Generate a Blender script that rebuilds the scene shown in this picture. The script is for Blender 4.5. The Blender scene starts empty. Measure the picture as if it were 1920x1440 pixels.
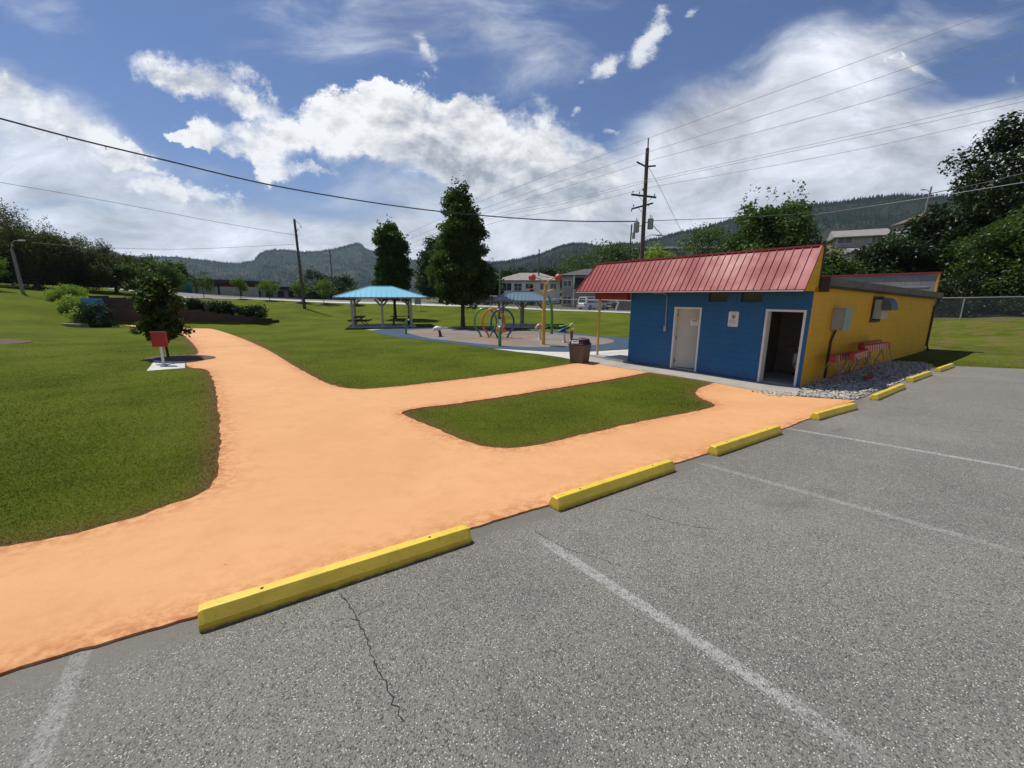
import bpy, math, random
import numpy as np
from mathutils import Vector, Matrix
from mathutils.geometry import delaunay_2d_cdt
R=math.radians
rng=np.random.default_rng(7); random.seed(7)
sc=bpy.context.scene; COL=sc.collection
# ---------------------------------------------------------------- camera
cd=bpy.data.cameras.new('camera'); cam=bpy.data.objects.new('camera',cd); COL.objects.link(cam)
cam.matrix_world=Matrix.Translation((0,0,2.45))@Matrix.Rotation(R(90-11.93),4,'X')@Matrix.Rotation(R(0.2),4,'Z')
cd.sensor_width=36; cd.lens=776/1920*36; cd.clip_start=.05; cd.clip_end=20000
sc.camera=cam
sc.view_settings.view_transform='Standard'; sc.view_settings.look='None'
sc.view_settings.exposure=0.1; sc.view_settings.gamma=1
# ---------------------------------------------------------------- node helper
class NT:
    def __init__(s,tree): s.t=tree; tree.nodes.clear()
    def n(s,ty,**kw):
        nd=s.t.nodes.new(ty)
        for k,v in kw.items(): setattr(nd,k,v)
        return nd
    def put(s,sock,v):
        if isinstance(v,bpy.types.NodeSocket): s.t.links.new(v,sock)
        elif v is not None: sock.default_value=v
    def m(s,op,a,b=None,c=None,clamp=False):
        nd=s.n('ShaderNodeMath',operation=op,use_clamp=clamp)
        for i,v in enumerate((a,b,c)):
            if v is not None: s.put(nd.inputs[i],v)
        return nd.outputs[0]
    def vm(s,op,a,b=None,out=0,scale=None):
        nd=s.n('ShaderNodeVectorMath',operation=op)
        s.put(nd.inputs[0],a)
        if b is not None: s.put(nd.inputs[1],b)
        if scale is not None: s.put(nd.inputs[3],scale)
        return nd.outputs[out]
    def noise(s,vec,scale,detail=3,rough=.5,dist=0,color=False):
        nd=s.n('ShaderNodeTexNoise'); s.put(nd.inputs['Vector'],vec)
        nd.inputs['Scale'].default_value=scale; nd.inputs['Detail'].default_value=detail
        nd.inputs['Roughness'].default_value=rough; nd.inputs['Distortion'].default_value=dist
        return nd.outputs['Color' if color else 'Fac']
    def mix(s,f,a,b,mode='MIX'):
        nd=s.n('ShaderNodeMix',data_type='RGBA',blend_type=mode)
        s.put(nd.inputs[0],f); s.put(nd.inputs[6],a); s.put(nd.inputs[7],b); return nd.outputs[2]
    def mr(s,v,a,b,c=0.,d=1.,smooth=True):
        nd=s.n('ShaderNodeMapRange',interpolation_type='SMOOTHSTEP' if smooth else 'LINEAR')
        for i,x in enumerate((v,a,b,c,d)): s.put(nd.inputs[i],x)
        return nd.outputs[0]
    def sep(s,v): return s.n2('ShaderNodeSeparateXYZ',v)
    def n2(s,ty,v):
        nd=s.n(ty); s.put(nd.inputs[0],v); return nd.outputs
    def comb(s,x,y,z=0.):
        nd=s.n('ShaderNodeCombineXYZ')
        for i,v in enumerate((x,y,z)): s.put(nd.inputs[i],v)
        return nd.outputs[0]
def C4(c): return (c[0],c[1],c[2],1.)
# ---------------------------------------------------------------- sky
SUN_EL=62.; SUN_DIR=Vector((-.819*math.cos(R(SUN_EL)),.574*math.cos(R(SUN_EL)),math.sin(R(SUN_EL))))
SML= [(0.201, 0.486, 15.199, 14.343, 36.337, -50.869, 1.0), (0.298, 0.528, 42.223, -20.494, -9.633, -23.607, 1.0), (0.274, 0.499, 36.302, -26.477, -20.985, -35.852, 0.9), (-0.188, 0.514, 57.586, 28.505, 9.391, -23.302, 0.72), (-0.167, 0.478, 57.092, 28.303, 18.7, -45.907, 0.6), (0.357, 0.583, 85.045, -28.384, -12.702, -42.217, 0.75), (0.313, 0.576, 57.719, -51.622, -28.803, -42.401, 0.6), (0.137, 0.39, 66.488, 2.352, 0.335, -106.729, 0.7), (0.215, 0.361, 39.028, 2.067, 0.374, -118.5, 0.7), (0.146, 0.448, 87.613, 3.333, 0.382, -123.4, 0.5), (-0.002, 0.453, 73.089, 0.25, 0.51, -164.982, 0.5), (-0.089, 0.407, 86.771, -1.437, 0.432, -138.385, 0.5)]
CUM= [(-0.766, 0.486, 15.053, -8.888, -7.813, -23.306, 1.05), (-0.697, 0.461, 12.085, -5.586, -6.184, -25.494, 1.05), (-0.62, 0.441, 11.69, -6.431, -9.81, -29.293, 0.9), (-0.56, 0.416, 12.882, -5.484, -7.881, -32.401, 0.9), (-0.691, 0.35, 10.348, -4.436, -9.237, -40.048, 0.95), (-0.563, 0.343, 9.087, -3.999, -7.221, -27.19, 0.95), (-0.522, 0.294, 11.443, -5.35, -14.303, -46.871, 0.8), (-0.469, 0.353, 9.408, -2.43, -2.742, -21.816, 0.95), (-0.328, 0.364, 7.663, -2.041, -2.324, -14.727, 1.1), (-0.213, 0.328, 6.91, -1.919, -2.448, -12.749, 1.1), (-0.096, 0.307, 6.394, -1.346, -1.97, -12.423, 1.1), (0.022, 0.296, 7.009, -0.607, -0.927, -12.037, 1.1), (0.141, 0.275, 7.611, -0.453, -0.922, -11.946, 1.0), (0.062, 0.387, 33.084, -2.623, -1.703, -22.602, 0.85), (-0.117, 0.402, 14.199, -3.124, -5.639, -36.307, 0.85), (-0.289, 0.432, 18.182, -8.582, -12.252, -37.453, 0.8), (-0.441, 0.273, 9.034, -3.3, -14.292, -61.697, 0.7), (0.192, 0.186, 6.351, 0.292, 0.071, -21.731, 0.8), (-1.041, 0.399, 6.527, -4.781, -7.69, -17.613, 1.0), (-0.924, 0.352, 6.652, -4.048, -7.19, -20.537, 0.95), (-0.839, 0.304, 8.907, -4.812, -11.718, -37.643, 0.6), (-0.745, 0.233, 6.289, -2.209, -5.037, -30.514, 0.75), (-0.635, 0.245, 9.894, -4.824, -15.92, -51.188, 0.5), (-1.038, 0.26, 7.531, -2.864, -5.149, -39.459, 0.6), (-0.997, 0.118, 6.258, -1.329, 0.283, -85.111, 0.5), (-0.593, 0.2, 11.772, -2.595, -4.933, -62.041, 0.5), (-0.414, 0.181, 13.746, -1.198, 0.287, -87.458, 0.55), (-0.316, 0.188, 20.552, 0.947, 12.722, -125.544, 0.45), (1.069, 0.476, 29.397, 7.501, 0.102, -33.146, 0.7), (0.32, 0.264, 7.552, 2.011, 3.27, -19.439, 0.6), (0.837, 0.476, 12.289, -0.501, -19.993, -112.672, 0.6), (-0.393, 0.138, 13.577, 0.14, 10.558, -123.029, 0.35)]
CIR= [(0.813, 0.481, 12.392, -0.065, -14.991, -101.593, 1.0), (-0.315, 0.541, 3.83, -0.893, -1.491, -12.451, 0.62), (-0.092, 0.512, 5.808, -1.277, -2.488, -16.458, 0.4), (0.043, 0.483, 6.879, -4.415, -5.398, -10.783, 0.35), (-1.004, 0.558, 6.615, -6.918, -8.456, -12.065, 0.3), (0.598, 0.399, 2.471, 1.581, 5.385, -12.629, 0.88), (0.607, 0.495, 5.978, 4.828, 5.479, -9.961, 0.55), (0.879, 0.545, 5.324, 3.379, 8.775, -25.704, 0.45), (0.341, 0.297, 3.153, 1.373, 3.715, -12.036, 1.3), (0.754, 0.299, 2.003, 0.894, 3.412, -14.128, 1.25), (1.065, 0.379, 7.423, 4.851, 5.346, -14.837, 1.1), (1.0, 0.256, 2.795, 0.635, 0.032, -9.834, 1.6), (0.527, 0.221, 1.665, 0.201, 0.038, -11.665, 1.5), (0.145, 0.163, 4.832, 0.171, 0.063, -19.098, 1.2), (0.416, 0.129, 1.36, 0.128, 0.063, -18.812, 1.6), (-1.032, 0.577, 10.037, -2.452, 0.078, -26.064, 0.3), (-1.046, 0.378, 4.375, -2.995, -5.749, -14.584, 1.1), (-0.892, 0.336, 6.193, -3.444, -7.397, -23.847, 0.8), (-0.797, 0.211, 4.084, -1.318, -3.727, -28.45, 0.95), (-0.001, 0.044, 0.534, 0.002, 0.05, -14.804, 1.6), (-1.029, 0.249, 3.806, -0.859, 0.048, -14.841, 1.2), (-0.807, 0.148, 2.047, -0.353, 0.074, -22.526, 1.5), (-0.321, 0.12, 1.628, -0.107, 0.128, -38.588, 1.1), (-0.002, 0.263, 5.483, -1.027, -3.142, -19.686, 0.9)]
GRY= [(-0.189, 0.333, 9.158, -2.867, -6.736, -29.861, 0.35), (-0.073, 0.263, 5.138, -1.044, -5.463, -34.14, 0.55), (-0.311, 0.273, 7.383, -2.481, -11.107, -48.276, 0.35), (0.142, 0.231, 5.479, -0.633, -2.801, -22.058, 0.55), (0.595, 0.164, 2.739, 0.367, 0.081, -24.625, 0.2), (-0.723, 0.436, 12.544, -10.199, -30.919, -55.567, 0.2), (-0.976, 0.216, 3.295, -1.008, -1.721, -21.578, 0.18), (0.648, 0.221, 5.176, 1.543, 5.365, -39.144, 0.22), (-0.601, 0.41, 14.983, -11.685, -35.876, -65.117, 0.2), (0.396, 0.34, 6.925, 2.696, 11.151, -44.192, 0.15)]
SKY_STRENGTH=0.1
world=bpy.data.worlds.new('World'); sc.world=world; world.use_nodes=True
w=NT(world.node_tree)
sky=w.n('ShaderNodeTexSky',sky_type='NISHITA',sun_disc=False)
sky.sun_elevation=R(SUN_EL); sky.sun_rotation=math.atan2(-.819,.574); sky.altitude=400
sky.air_density=1.0; sky.dust_density=.6; sky.ozone_density=2.2
tc=w.n('ShaderNodeTexCoord').outputs['Generated']
sx,sy,sz=w.sep(tc)
ay=w.m('MAXIMUM',w.m('ABSOLUTE',sy),.12)
PX=w.m('DIVIDE',sx,ay); PZ=w.m('DIVIDE',sz,ay)
P0=w.comb(PX,PZ)
w1=w.vm('SUBTRACT',w.noise(P0,6.,8,.68,color=True),(.5,.5,.5))
w2=w.vm('SUBTRACT',w.noise(P0,2.,2,.5,color=True),(.5,.5,.5))
PW=w.vm('ADD',P0,w.vm('ADD',w.vm('SCALE',w1,scale=.19),w.vm('SCALE',w2,scale=.12)))
PW=w.vm('MULTIPLY',PW,(1.,1.,0.))
def blobs(lst,P):
    acc=None
    for ox,oz,a,b,c,d,wt in lst:
        q=w.vm('SUBTRACT',P,(ox,oz,0.))
        u1=w.vm('DOT_PRODUCT',q,(a,b,0.),out=1); u2=w.vm('DOT_PRODUCT',q,(c,d,0.),out=1)
        r2=w.m('ADD',w.m('MULTIPLY',u1,u1),w.m('MULTIPLY',u2,u2))
        f=w.m('MULTIPLY',w.m('POWER',2.0,w.m('MULTIPLY',r2,-1.1)),wt)
        acc=f if acc is None else w.m('ADD',w.m('MAXIMUM',acc,f),w.m('MULTIPLY',w.m('MINIMUM',acc,f),.35))
    return acc
cb=blobs(CUM,PW)
# stretched coordinates for streaky high cloud
def stretch(P,ang,sc,loc=(0,0,0)):
    r=w.n('ShaderNodeMapping'); w.put(r.inputs[0],P); r.inputs['Rotation'].default_value=(0,0,R(ang)); r.inputs['Scale'].default_value=(1.,sc,1.); r.inputs['Location'].default_value=loc; return r.outputs[0]
PWs=w.vm('ADD',P0,w.vm('SCALE',w2,scale=.25))
st=w.noise(stretch(PWs,-24,3.),1.9,8,.62,.3)
fb=w.noise(stretch(P0,10,1.5),5.5,12,.66,.15)
fb2=w.noise(stretch(w.vm('ADD',P0,(-.010,.022,0.)),10,1.5),5.5,8,.62,.15)
big=w.noise(P0,2.6,3,.5,.2); big2=w.noise(w.vm('ADD',P0,(-.03,.07,0.)),2.6,3,.5,.2)
fine=w.noise(stretch(P0,10,1.8),14.,8,.65,.2)
dens=w.m('ADD',w.m('ADD',cb,-.60),w.m('MULTIPLY',w.m('SUBTRACT',fb,.5),1.9))
alpha=w.mr(dens,-.10,w.m('ADD',.10,w.m('MULTIPLY',w.mr(w.noise(P0,3.3,3,.5),.40,.62),.75)))
ci=blobs(CIR,PWs)
cden=w.m('ADD',w.m('MULTIPLY',ci,1.0),w.m('MULTIPLY',w.m('SUBTRACT',st,.5),2.3))
calpha=w.m('MULTIPLY',w.mr(cden,.18,1.10),.96)
sm=blobs(SML,w.vm('ADD',P0,w.vm('ADD',w.vm('SCALE',w1,scale=.10),w.vm('SCALE',w2,scale=.03))))
wisp=w.noise(stretch(P0,-40,2.2),13.,10,.7,.4)
salpha=w.m('MULTIPLY',w.mr(w.m('ADD',w.m('SUBTRACT',sm,.42),w.m('MULTIPLY',w.m('SUBTRACT',wisp,.5),1.6)),-.05,.60),.92)
gr=blobs(GRY,PW)
lit=w.m('ADD',w.m('MULTIPLY',w.m('SUBTRACT',fb,fb2),2.3),w.m('MULTIPLY',w.m('SUBTRACT',big,big2),1.2))
thick=w.mr(dens,.15,.9)
val=w.m('ADD',w.m('SUBTRACT',w.m('ADD',.92,lit),w.m('MULTIPLY',thick,.10)),w.m('MULTIPLY',w.m('SUBTRACT',fine,.5),.22))
val=w.m('SUBTRACT',val,w.m('MULTIPLY',gr,.55))
val=w.m('MINIMUM',w.m('MAXIMUM',val,.38),.99)
k=1./SKY_STRENGTH
cc=w.mix(w.mr(val,.4,.85),C4((.90,.95,1.04)),C4((1.,1.,1.0)))
cumc=w.vm('SCALE',cc,scale=w.m('MULTIPLY',val,k))
civ=w.m('SUBTRACT',w.m('ADD',w.m('ADD',.72,w.m('MULTIPLY',w.mr(cden,.6,1.6),.10)),w.m('ADD',w.m('MULTIPLY',w.m('SUBTRACT',st,.5),.55),w.m('MULTIPLY',w.m('SUBTRACT',w.noise(stretch(PWs,-8,2.4),4.2,9,.65,.3),.5),1.8))),w.m('MULTIPLY',gr,.3))
circ=w.vm('SCALE',(.93,.96,1.03),scale=w.m('MULTIPLY',civ,k))
skyc=w.mix(1.,sky.outputs[0],C4((.36,.49,.74)),'MULTIPLY')
# pale air near the horizon
hz_=w.m('MULTIPLY',w.mr(PZ,.34,.02),.55)
skyc=w.mix(hz_,skyc,w.vm('SCALE',(.52,.66,.84),scale=k*.62))
c1=w.mix(calpha,skyc,circ); c1=w.mix(salpha,c1,w.vm('SCALE',(.97,.98,1.),scale=.88*k)); c2=w.mix(alpha,c1,cumc)
bg=w.n('ShaderNodeBackground'); w.put(bg.inputs[0],c2); bg.inputs[1].default_value=SKY_STRENGTH
wo=w.n('ShaderNodeOutputWorld'); w.t.links.new(bg.outputs[0],wo.inputs[0])
world.cycles.sampling_method='MANUAL'; world.cycles.sample_map_resolution=512
# ---------------------------------------------------------------- sun
sd=bpy.data.lights.new('sun','SUN'); sd.energy=4.9; sd.angle=R(.5); sd.color=(1.,.955,.88)
so=bpy.data.objects.new('sun',sd); COL.objects.link(so); so.rotation_euler=SUN_DIR.to_track_quat('Z','Y').to_euler(); so.location=(0,0,60)

def PL(x,y): return .62+.025*x-.06*y
CP=[(x,y,PL(x,y)) for x,y in [(-6,-6),(-3,1),(-1.5,2.6),(0,-2),(0.8,4),(3,5.2),(5,0),(8,4),(6,7.2),(9.3,9.2),(12,-6),(12,8),(12,11.1),(16,4),(15.5,13.4),(20,8),(28,0),(1,1),(4,3)]]
CP+=[(7.9,11.1,-.0),(4.55,16.1,-.1),(3.0,15.8,-.06),(6,13,-.05),(6.9,10.4,.0),(19,19,.1),(13.2,14.9,.05),(14,22,.15),(8,18,0),
(-1,5,.3),(1,8,.14),(3.2,9.6,.08),(-3,10,.1),(-3,14,.03),(0,12,.03),(-5,6,.28),(-8,8,.27),(-12,5,.35),(-12,13.5,.2),(-20,12,.5),(-9,20,.02),(-15,26,.02),
(-24,20,.35),(-26,27,.2),(-37,27,1.0),(-36,22,.9),(-44,34,2.85),(-55,34,3.4),(-50,20,2.2),(-33,31,.5),(-55,60,3.2),
(-35,35.2,-.05),(-33,35.25,-.05),(-31,35.3,-.05),(-28,35.4,-.02),(-30,35.2,-.05),(-25,36,0),(-22,38,.05),(-37,46,1.5),(-30,46,1.1),(-36,51,1.9),(-28,50,1.3),(-44,47,2.3),(-40,37,1.95),(-36.3,34.3,.95),(-32,31,.0),(-30,33,.0),(-35,34.6,.0),(-32,34.3,0),(-29,34.5,0),(-33.5,32.2,.05),(-31,42,1.5),(-26,42,.9),(-37,41,1.9),(-28,31.5,.1),(-24,31,.05),(-31,33,.15),(-29,28,.3),(-18,32,.0),(-19,37,.0),(-35,37.2,1.7),(-30,37.2,1.5),(-25,38.5,1.1),(-18,41,.1),
(-8,34,0),(-14,34,0),(-8,28,0),(0,20,0),(5,19,0),(0,26,0),(0,34,0),(8,30,0),(10,24,.02),(-20,46,.15),(-12,46,.15),(-2,44,.15),(6,40,.15),(12,37,.15),(17,32,.25),
(-44.7,56,2.2),(-33.4,56,1.95),(-28,56,1.7),(-16.6,56,1.45),(-2.8,54,1.13),(9,50,.75),(13.5,47,.68),(20,42,.8),(24,34,.9),(29.5,26,1.04),(24,22.5,.5),(36,22,1.2),(30,12,.5),
(-45,70,2.3),(-16,70,1.5),(-2,68,1.1),(10,66,.7),(20,60,.8),(34,34,1.2),(40,45,1.6),(-90,100,3),(0,110,2),(60,60,4),(70,90,13),(35,110,11),(110,80,12),(60,30,2.5),(120,150,12),(-150,150,4),(-120,20,5),(-60,-20,1),(60,-20,0),(0,160,3),(0,220,4),(100,220,12),(-150,240,4),(160,20,8)]
CP=np.array(CP,float)
def phi(r2): 
    return np.where(r2>1e-9, r2*np.log(np.maximum(r2,1e-9))*.5, 0)
NCP=len(CP); n=NCP
_P=np.c_[np.ones(n),CP[:,:2]]
_D=((CP[:,None,:2]-CP[None,:,:2])**2).sum(-1)
_A=np.zeros((n+3,n+3)); _A[:n,:n]=phi(_D)+np.eye(n)*.02; _A[:n,n:]=_P; _A[n:,:n]=_P.T
_W=np.linalg.solve(_A,np.r_[CP[:,2],0,0,0])
def G(x,y):
    x=np.atleast_1d(np.asarray(x,float));y=np.atleast_1d(np.asarray(y,float))
    d=(x[:,None]-CP[None,:,0])**2+(y[:,None]-CP[None,:,1])**2
    return phi(d)@_W[:NCP]+_W[NCP]+_W[NCP+1]*x+_W[NCP+2]*y

lot_edge = [(-2.84, 1.79), (-2.75, 1.85), (-2.48, 2.01), (-2.02, 2.27), (-0.35, 3.36), (0.38, 3.81), (2.09, 4.94), (2.64, 5.29), (4.4, 6.44), (5.48, 7.24), (7.61, 8.91), (8.81, 9.8), (11.14, 11.46), (14.29, 13.78), (15.33, 14.08), (16.32, 13.02), (16.85, 12.52)]
pathL = [(-4.46, 3.04), (-4.27, 3.09), (-3.9, 3.25), (-3.65, 3.53), (-3.47, 3.86), (-3.35, 4.14), (-3.44, 4.47), (-3.93, 5.26), (-4.99, 6.78), (-6.8, 9.3), (-8.68, 11.74), (-9.71, 12.96), (-10.36, 12.97), (-12.23, 15.34), (-12.47, 16.33), (-13.34, 17.5), (-16.17, 20.88), (-20.88, 26.08), (-26.39, 29.2), (-31.75, 32.04)]
pathR = [(-34.88, 35.24), (-31.49, 34.88), (-27.86, 34.91), (-26.22, 34.66), (-21.54, 29.93), (-18.72, 27.17), (-15.31, 23.53), (-11.32, 18.87), (-9.72, 16.9), (-7.01, 13.36), (-6.18, 12.39), (-5.22, 11.16), (-4.41, 10.43), (-3.94, 10.28), (-3.57, 10.39), (-2.63, 11.08), (-0.97, 12.37), (0.72, 13.83), (2.21, 15.44), (2.95, 15.94)]
island = [(4.63, 13.83), (3.09, 12.39), (1.29, 10.89), (-0.13, 9.74), (-1.29, 8.82), (-2.06, 8.37), (-2.24, 8.07), (-2.14, 7.81), (-1.66, 7.26), (-1.17, 6.67), (-0.65, 5.98), (-0.23, 5.7), (0.32, 5.76), (1.22, 6.45), (2.33, 7.23), (3.61, 7.94), (4.37, 8.52), (4.49, 8.92), (4.51, 9.66), (4.71, 10.38), (5.19, 11.23), (5.99, 12.01)]
walk = [(2.56, 16.41), (2.95, 15.94), (4.65, 13.89), (5.99, 12.01), (6.93, 10.37), (7.04, 9.84), (8.02, 10.95)]
gravel = [(6.93, 10.37), (6.63, 9.61), (7.12, 9.0), (7.66, 8.98), (8.87, 9.87), (11.22, 11.55), (14.35, 13.92), (15.16, 15.22), (14.36, 15.54)]
padout = [(-10.52, 30.57), (-9.36, 28.34), (-7.2, 25.42), (-4.97, 23.6), (-2.81, 21.74), (-0.69, 19.55), (1.63, 18.9), (2.68, 18.85), (3.82, 19.03), (5.45, 19.61), (7.63, 21.11), (8.4, 23.32), (6.97, 25.24), (4.73, 27.74), (2.88, 30.03), (1.33, 31.9), (-1.29, 33.14), (-4.32, 33.62), (-6.84, 33.31), (-9.08, 32.16)]
padin = [(-8.14, 30.16), (-6.59, 27.23), (-5.12, 24.83), (-2.95, 22.79), (-0.82, 21.04), (0.78, 20.4), (2.11, 20.42), (3.78, 20.96), (5.06, 21.81), (5.83, 23.24), (5.78, 25.01), (4.49, 26.93), (2.93, 28.69), (1.16, 30.4), (-1.22, 31.25), (-4.1, 31.89), (-6.56, 31.95)]
crescent = [(-0.69, 19.55), (1.63, 18.9), (2.68, 18.85), (3.82, 19.03), (5.47, 19.61), (5.05, 17.68), (3.01, 15.95), (2.56, 16.41), (1.81, 17.46), (0.47, 18.49)]
signpad = [(-11.04, 12.31), (-10.43, 13.01), (-12.23, 15.34), (-12.63, 14.48)]
stripe1 = [(-2.45, 1.98), (-2.04, 1.38)]
stripe2 = [(0.08, 3.41), (1.35, 1.51)]
stripe3 = [(2.35, 5.03), (3.54, 3.14)]
stripe4 = [(4.53, 6.53), (5.79, 4.37)]
CRACKLINE = [(-1.18, 2.5), (-1.01, 2.3), (-0.87, 2.11), (-0.83, 2.03), (-0.73, 1.88), (-0.65, 1.78), (-0.59, 1.68), (-0.54, 1.6), (-0.5, 1.56)]

H_left = [(-0.8405, 0.0525), (-0.8052, 0.0613), (-0.7769, 0.0683), (-0.7602, 0.0746), (-0.7506, 0.0736), (-0.7351, 0.066), (-0.7147, 0.0646), (-0.6856, 0.0672), (-0.6628, 0.0695), (-0.6343, 0.0664), (-0.5969, 0.0624), (-0.5677, 0.0617), (-0.5413, 0.0669), (-0.5328, 0.0786), (-0.5199, 0.0874), (-0.5046, 0.0913), (-0.4807, 0.0916), (-0.4496, 0.0889), (-0.4179, 0.0925), (-0.385, 0.0993), (-0.36, 0.107), (-0.3467, 0.112), (-0.3369, 0.1113), (-0.3267, 0.1006), (-0.3103, 0.0956), (-0.2781, 0.0875), (-0.2392, 0.0793), (-0.2002, 0.0802), (-0.1366, 0.0765), (-0.0505, 0.0786), (-0.001, 0.0801), (0.0486, 0.0778), (0.1227, 0.068)]
H_right = [(-0.125, 0.0493), (-0.0754, 0.0653), (-0.0258, 0.0776), (0.0237, 0.0861), (0.0607, 0.0944), (0.1092, 0.1118), (0.1393, 0.1184), (0.1693, 0.118), (0.185, 0.1131), (0.2122, 0.1114), (0.2502, 0.1185), (0.2869, 0.1152), (0.2988, 0.1215), (0.3241, 0.1251), (0.3623, 0.1344), (0.4006, 0.1399), (0.4362, 0.1483), (0.4619, 0.1558), (0.5164, 0.1625), (0.575, 0.1694), (0.6328, 0.1703), (0.6786, 0.1716), (0.7114, 0.1705), (0.7533, 0.1635), (0.7827, 0.1575), (0.8187, 0.1488), (0.8578, 0.1346), (0.9217, 0.1144), (1.0212, 0.0815)]
C_c1 = [(-20.09, 17.0, 9.11), (-20.09, 18.0, 9.21), (-19.02, 20.0, 9.13), (-17.2, 22.0, 8.96), (-13.79, 25.0, 8.57), (-8.82, 28.0, 8.24), (-4.04, 30.0, 8.02), (1.51, 32.0, 7.97), (5.58, 33.0, 8.01), (9.71, 34.0, 8.19)]
C_c2 = [(-35.87, 30.0, 9.97), (-35.62, 31.0, 10.09), (-33.95, 37.0, 10.15), (-30.04, 44.0, 9.74), (-24.98, 50.0, 9.26)]
C_c3 = [(-42.09, 38.0, 6.93), (-38.94, 41.0, 6.87), (-33.89, 45.0, 7.17), (-25.15, 50.0, 8.26)]
C_t1 = [(10.12, 34.0, 14.05), (-3.52, 52.0, 13.47), (-17.71, 72.0, 12.4)]
C_t2 = [(9.44, 34.0, 12.88), (-3.53, 52.0, 12.53), (-17.76, 72.0, 11.39)]
C_t3 = [(10.74, 34.0, 12.63), (-3.54, 52.0, 11.94), (-17.8, 72.0, 10.54)]
C_t4 = [(9.29, 34.0, 10.95), (4.28, 40.0, 10.86), (-3.41, 50.0, 11.12), (-17.38, 72.0, 10.21)]
C_t5 = [(9.86, 34.0, 10.91), (4.29, 40.0, 10.63), (-3.41, 50.0, 10.83), (-17.39, 72.0, 9.87)]
C_t6 = [(10.77, 34.0, 10.69), (4.3, 40.0, 10.18), (-3.42, 50.0, 10.31), (-17.42, 72.0, 9.36)]
C_r1 = [(10.12, 34.0, 14.05), (14.73, 24.0, 13.25), (15.28, 14.5, 11.18), (14.77, 12.5, 10.62)]
C_r2 = [(9.44, 34.0, 12.88), (15.77, 23.0, 12.33), (15.98, 15.0, 10.8), (15.55, 13.0, 10.28)]
C_r3 = [(10.74, 34.0, 12.63), (15.9, 23.0, 11.51), (16.17, 15.0, 10.09), (15.75, 13.0, 9.6)]
C_r4 = [(9.29, 34.0, 10.95), (16.81, 24.0, 10.59), (17.58, 16.0, 9.28), (17.33, 14.0, 8.92)]
C_r5 = [(9.86, 34.0, 10.91), (16.83, 24.0, 10.44), (17.63, 16.0, 9.1), (17.38, 14.0, 8.73)]
C_r6 = [(10.77, 34.0, 10.69), (16.93, 24.0, 9.87), (17.72, 16.0, 8.75), (17.48, 14.0, 8.42)]
C_d1 = [(10.62, 34.0, 8.23), (14.89, 30.0, 7.77), (18.83, 26.0, 7.47), (22.07, 22.0, 7.78), (22.78, 20.0, 7.9), (23.14, 18.0, 7.85)]
C_d2 = [(22.33, 40.0, 9.1), (29.84, 34.0, 9.68), (29.74, 26.0, 9.05)]
C_d3 = [(10.62, 34.0, 8.15), (18.37, 50.0, 8.58), (34.4, 75.0, 7.68)]
C_guy = [(10.13, 34.0, 12.25), (11.34, 34.5, 10.81), (14.04, 36.0, 7.58)]
# ---------------------------------------------------------------- object helpers
def tag(o,label=None,cat=None,group=None,kind=None):
    if label: o['label']=label
    if cat: o['category']=cat
    if group: o['group']=group
    if kind: o['kind']=kind
    return o
def thing(name,label,cat,loc=(0,0,0),rz=0.,group=None):
    o=bpy.data.objects.new(name,None); COL.objects.link(o); o.location=loc; o.rotation_euler=(0,0,rz)
    o.empty_display_size=.2
    return tag(o,label,cat,group)
def link(name,me,mats,parent=None):
    o=bpy.data.objects.new(name,me); COL.objects.link(o)
    for m in (mats if isinstance(mats,(list,tuple)) else [mats]): me.materials.append(m)
    if parent is not None: o.parent=parent
    return o
def npmesh(name,V,F,mats,parent=None,smooth=False,attr=None,mi=None):
    V=np.asarray(V,np.float32); F=np.asarray(F,np.int32); me=bpy.data.meshes.new(name)
    me.vertices.add(len(V)); me.vertices.foreach_set('co',V.ravel())
    k=F.shape[1]; me.loops.add(F.size); me.loops.foreach_set('vertex_index',F.ravel())
    me.polygons.add(len(F)); me.polygons.foreach_set('loop_start',np.arange(0,F.size,k,dtype=np.int32))
    try: me.polygons.foreach_set('loop_total',np.full(len(F),k,np.int32))
    except Exception: pass
    if mi is not None: me.polygons.foreach_set('material_index',np.asarray(mi,np.int32))
    me.polygons.foreach_set('use_smooth',np.full(len(F),bool(smooth)))
    me.update(calc_edges=True); me.validate()
    if attr:
        for an,av in attr.items():
            a=me.attributes.new(an,'FLOAT','POINT'); a.data.foreach_set('value',np.asarray(av,np.float32))
    return link(name,me,mats,parent)
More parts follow.
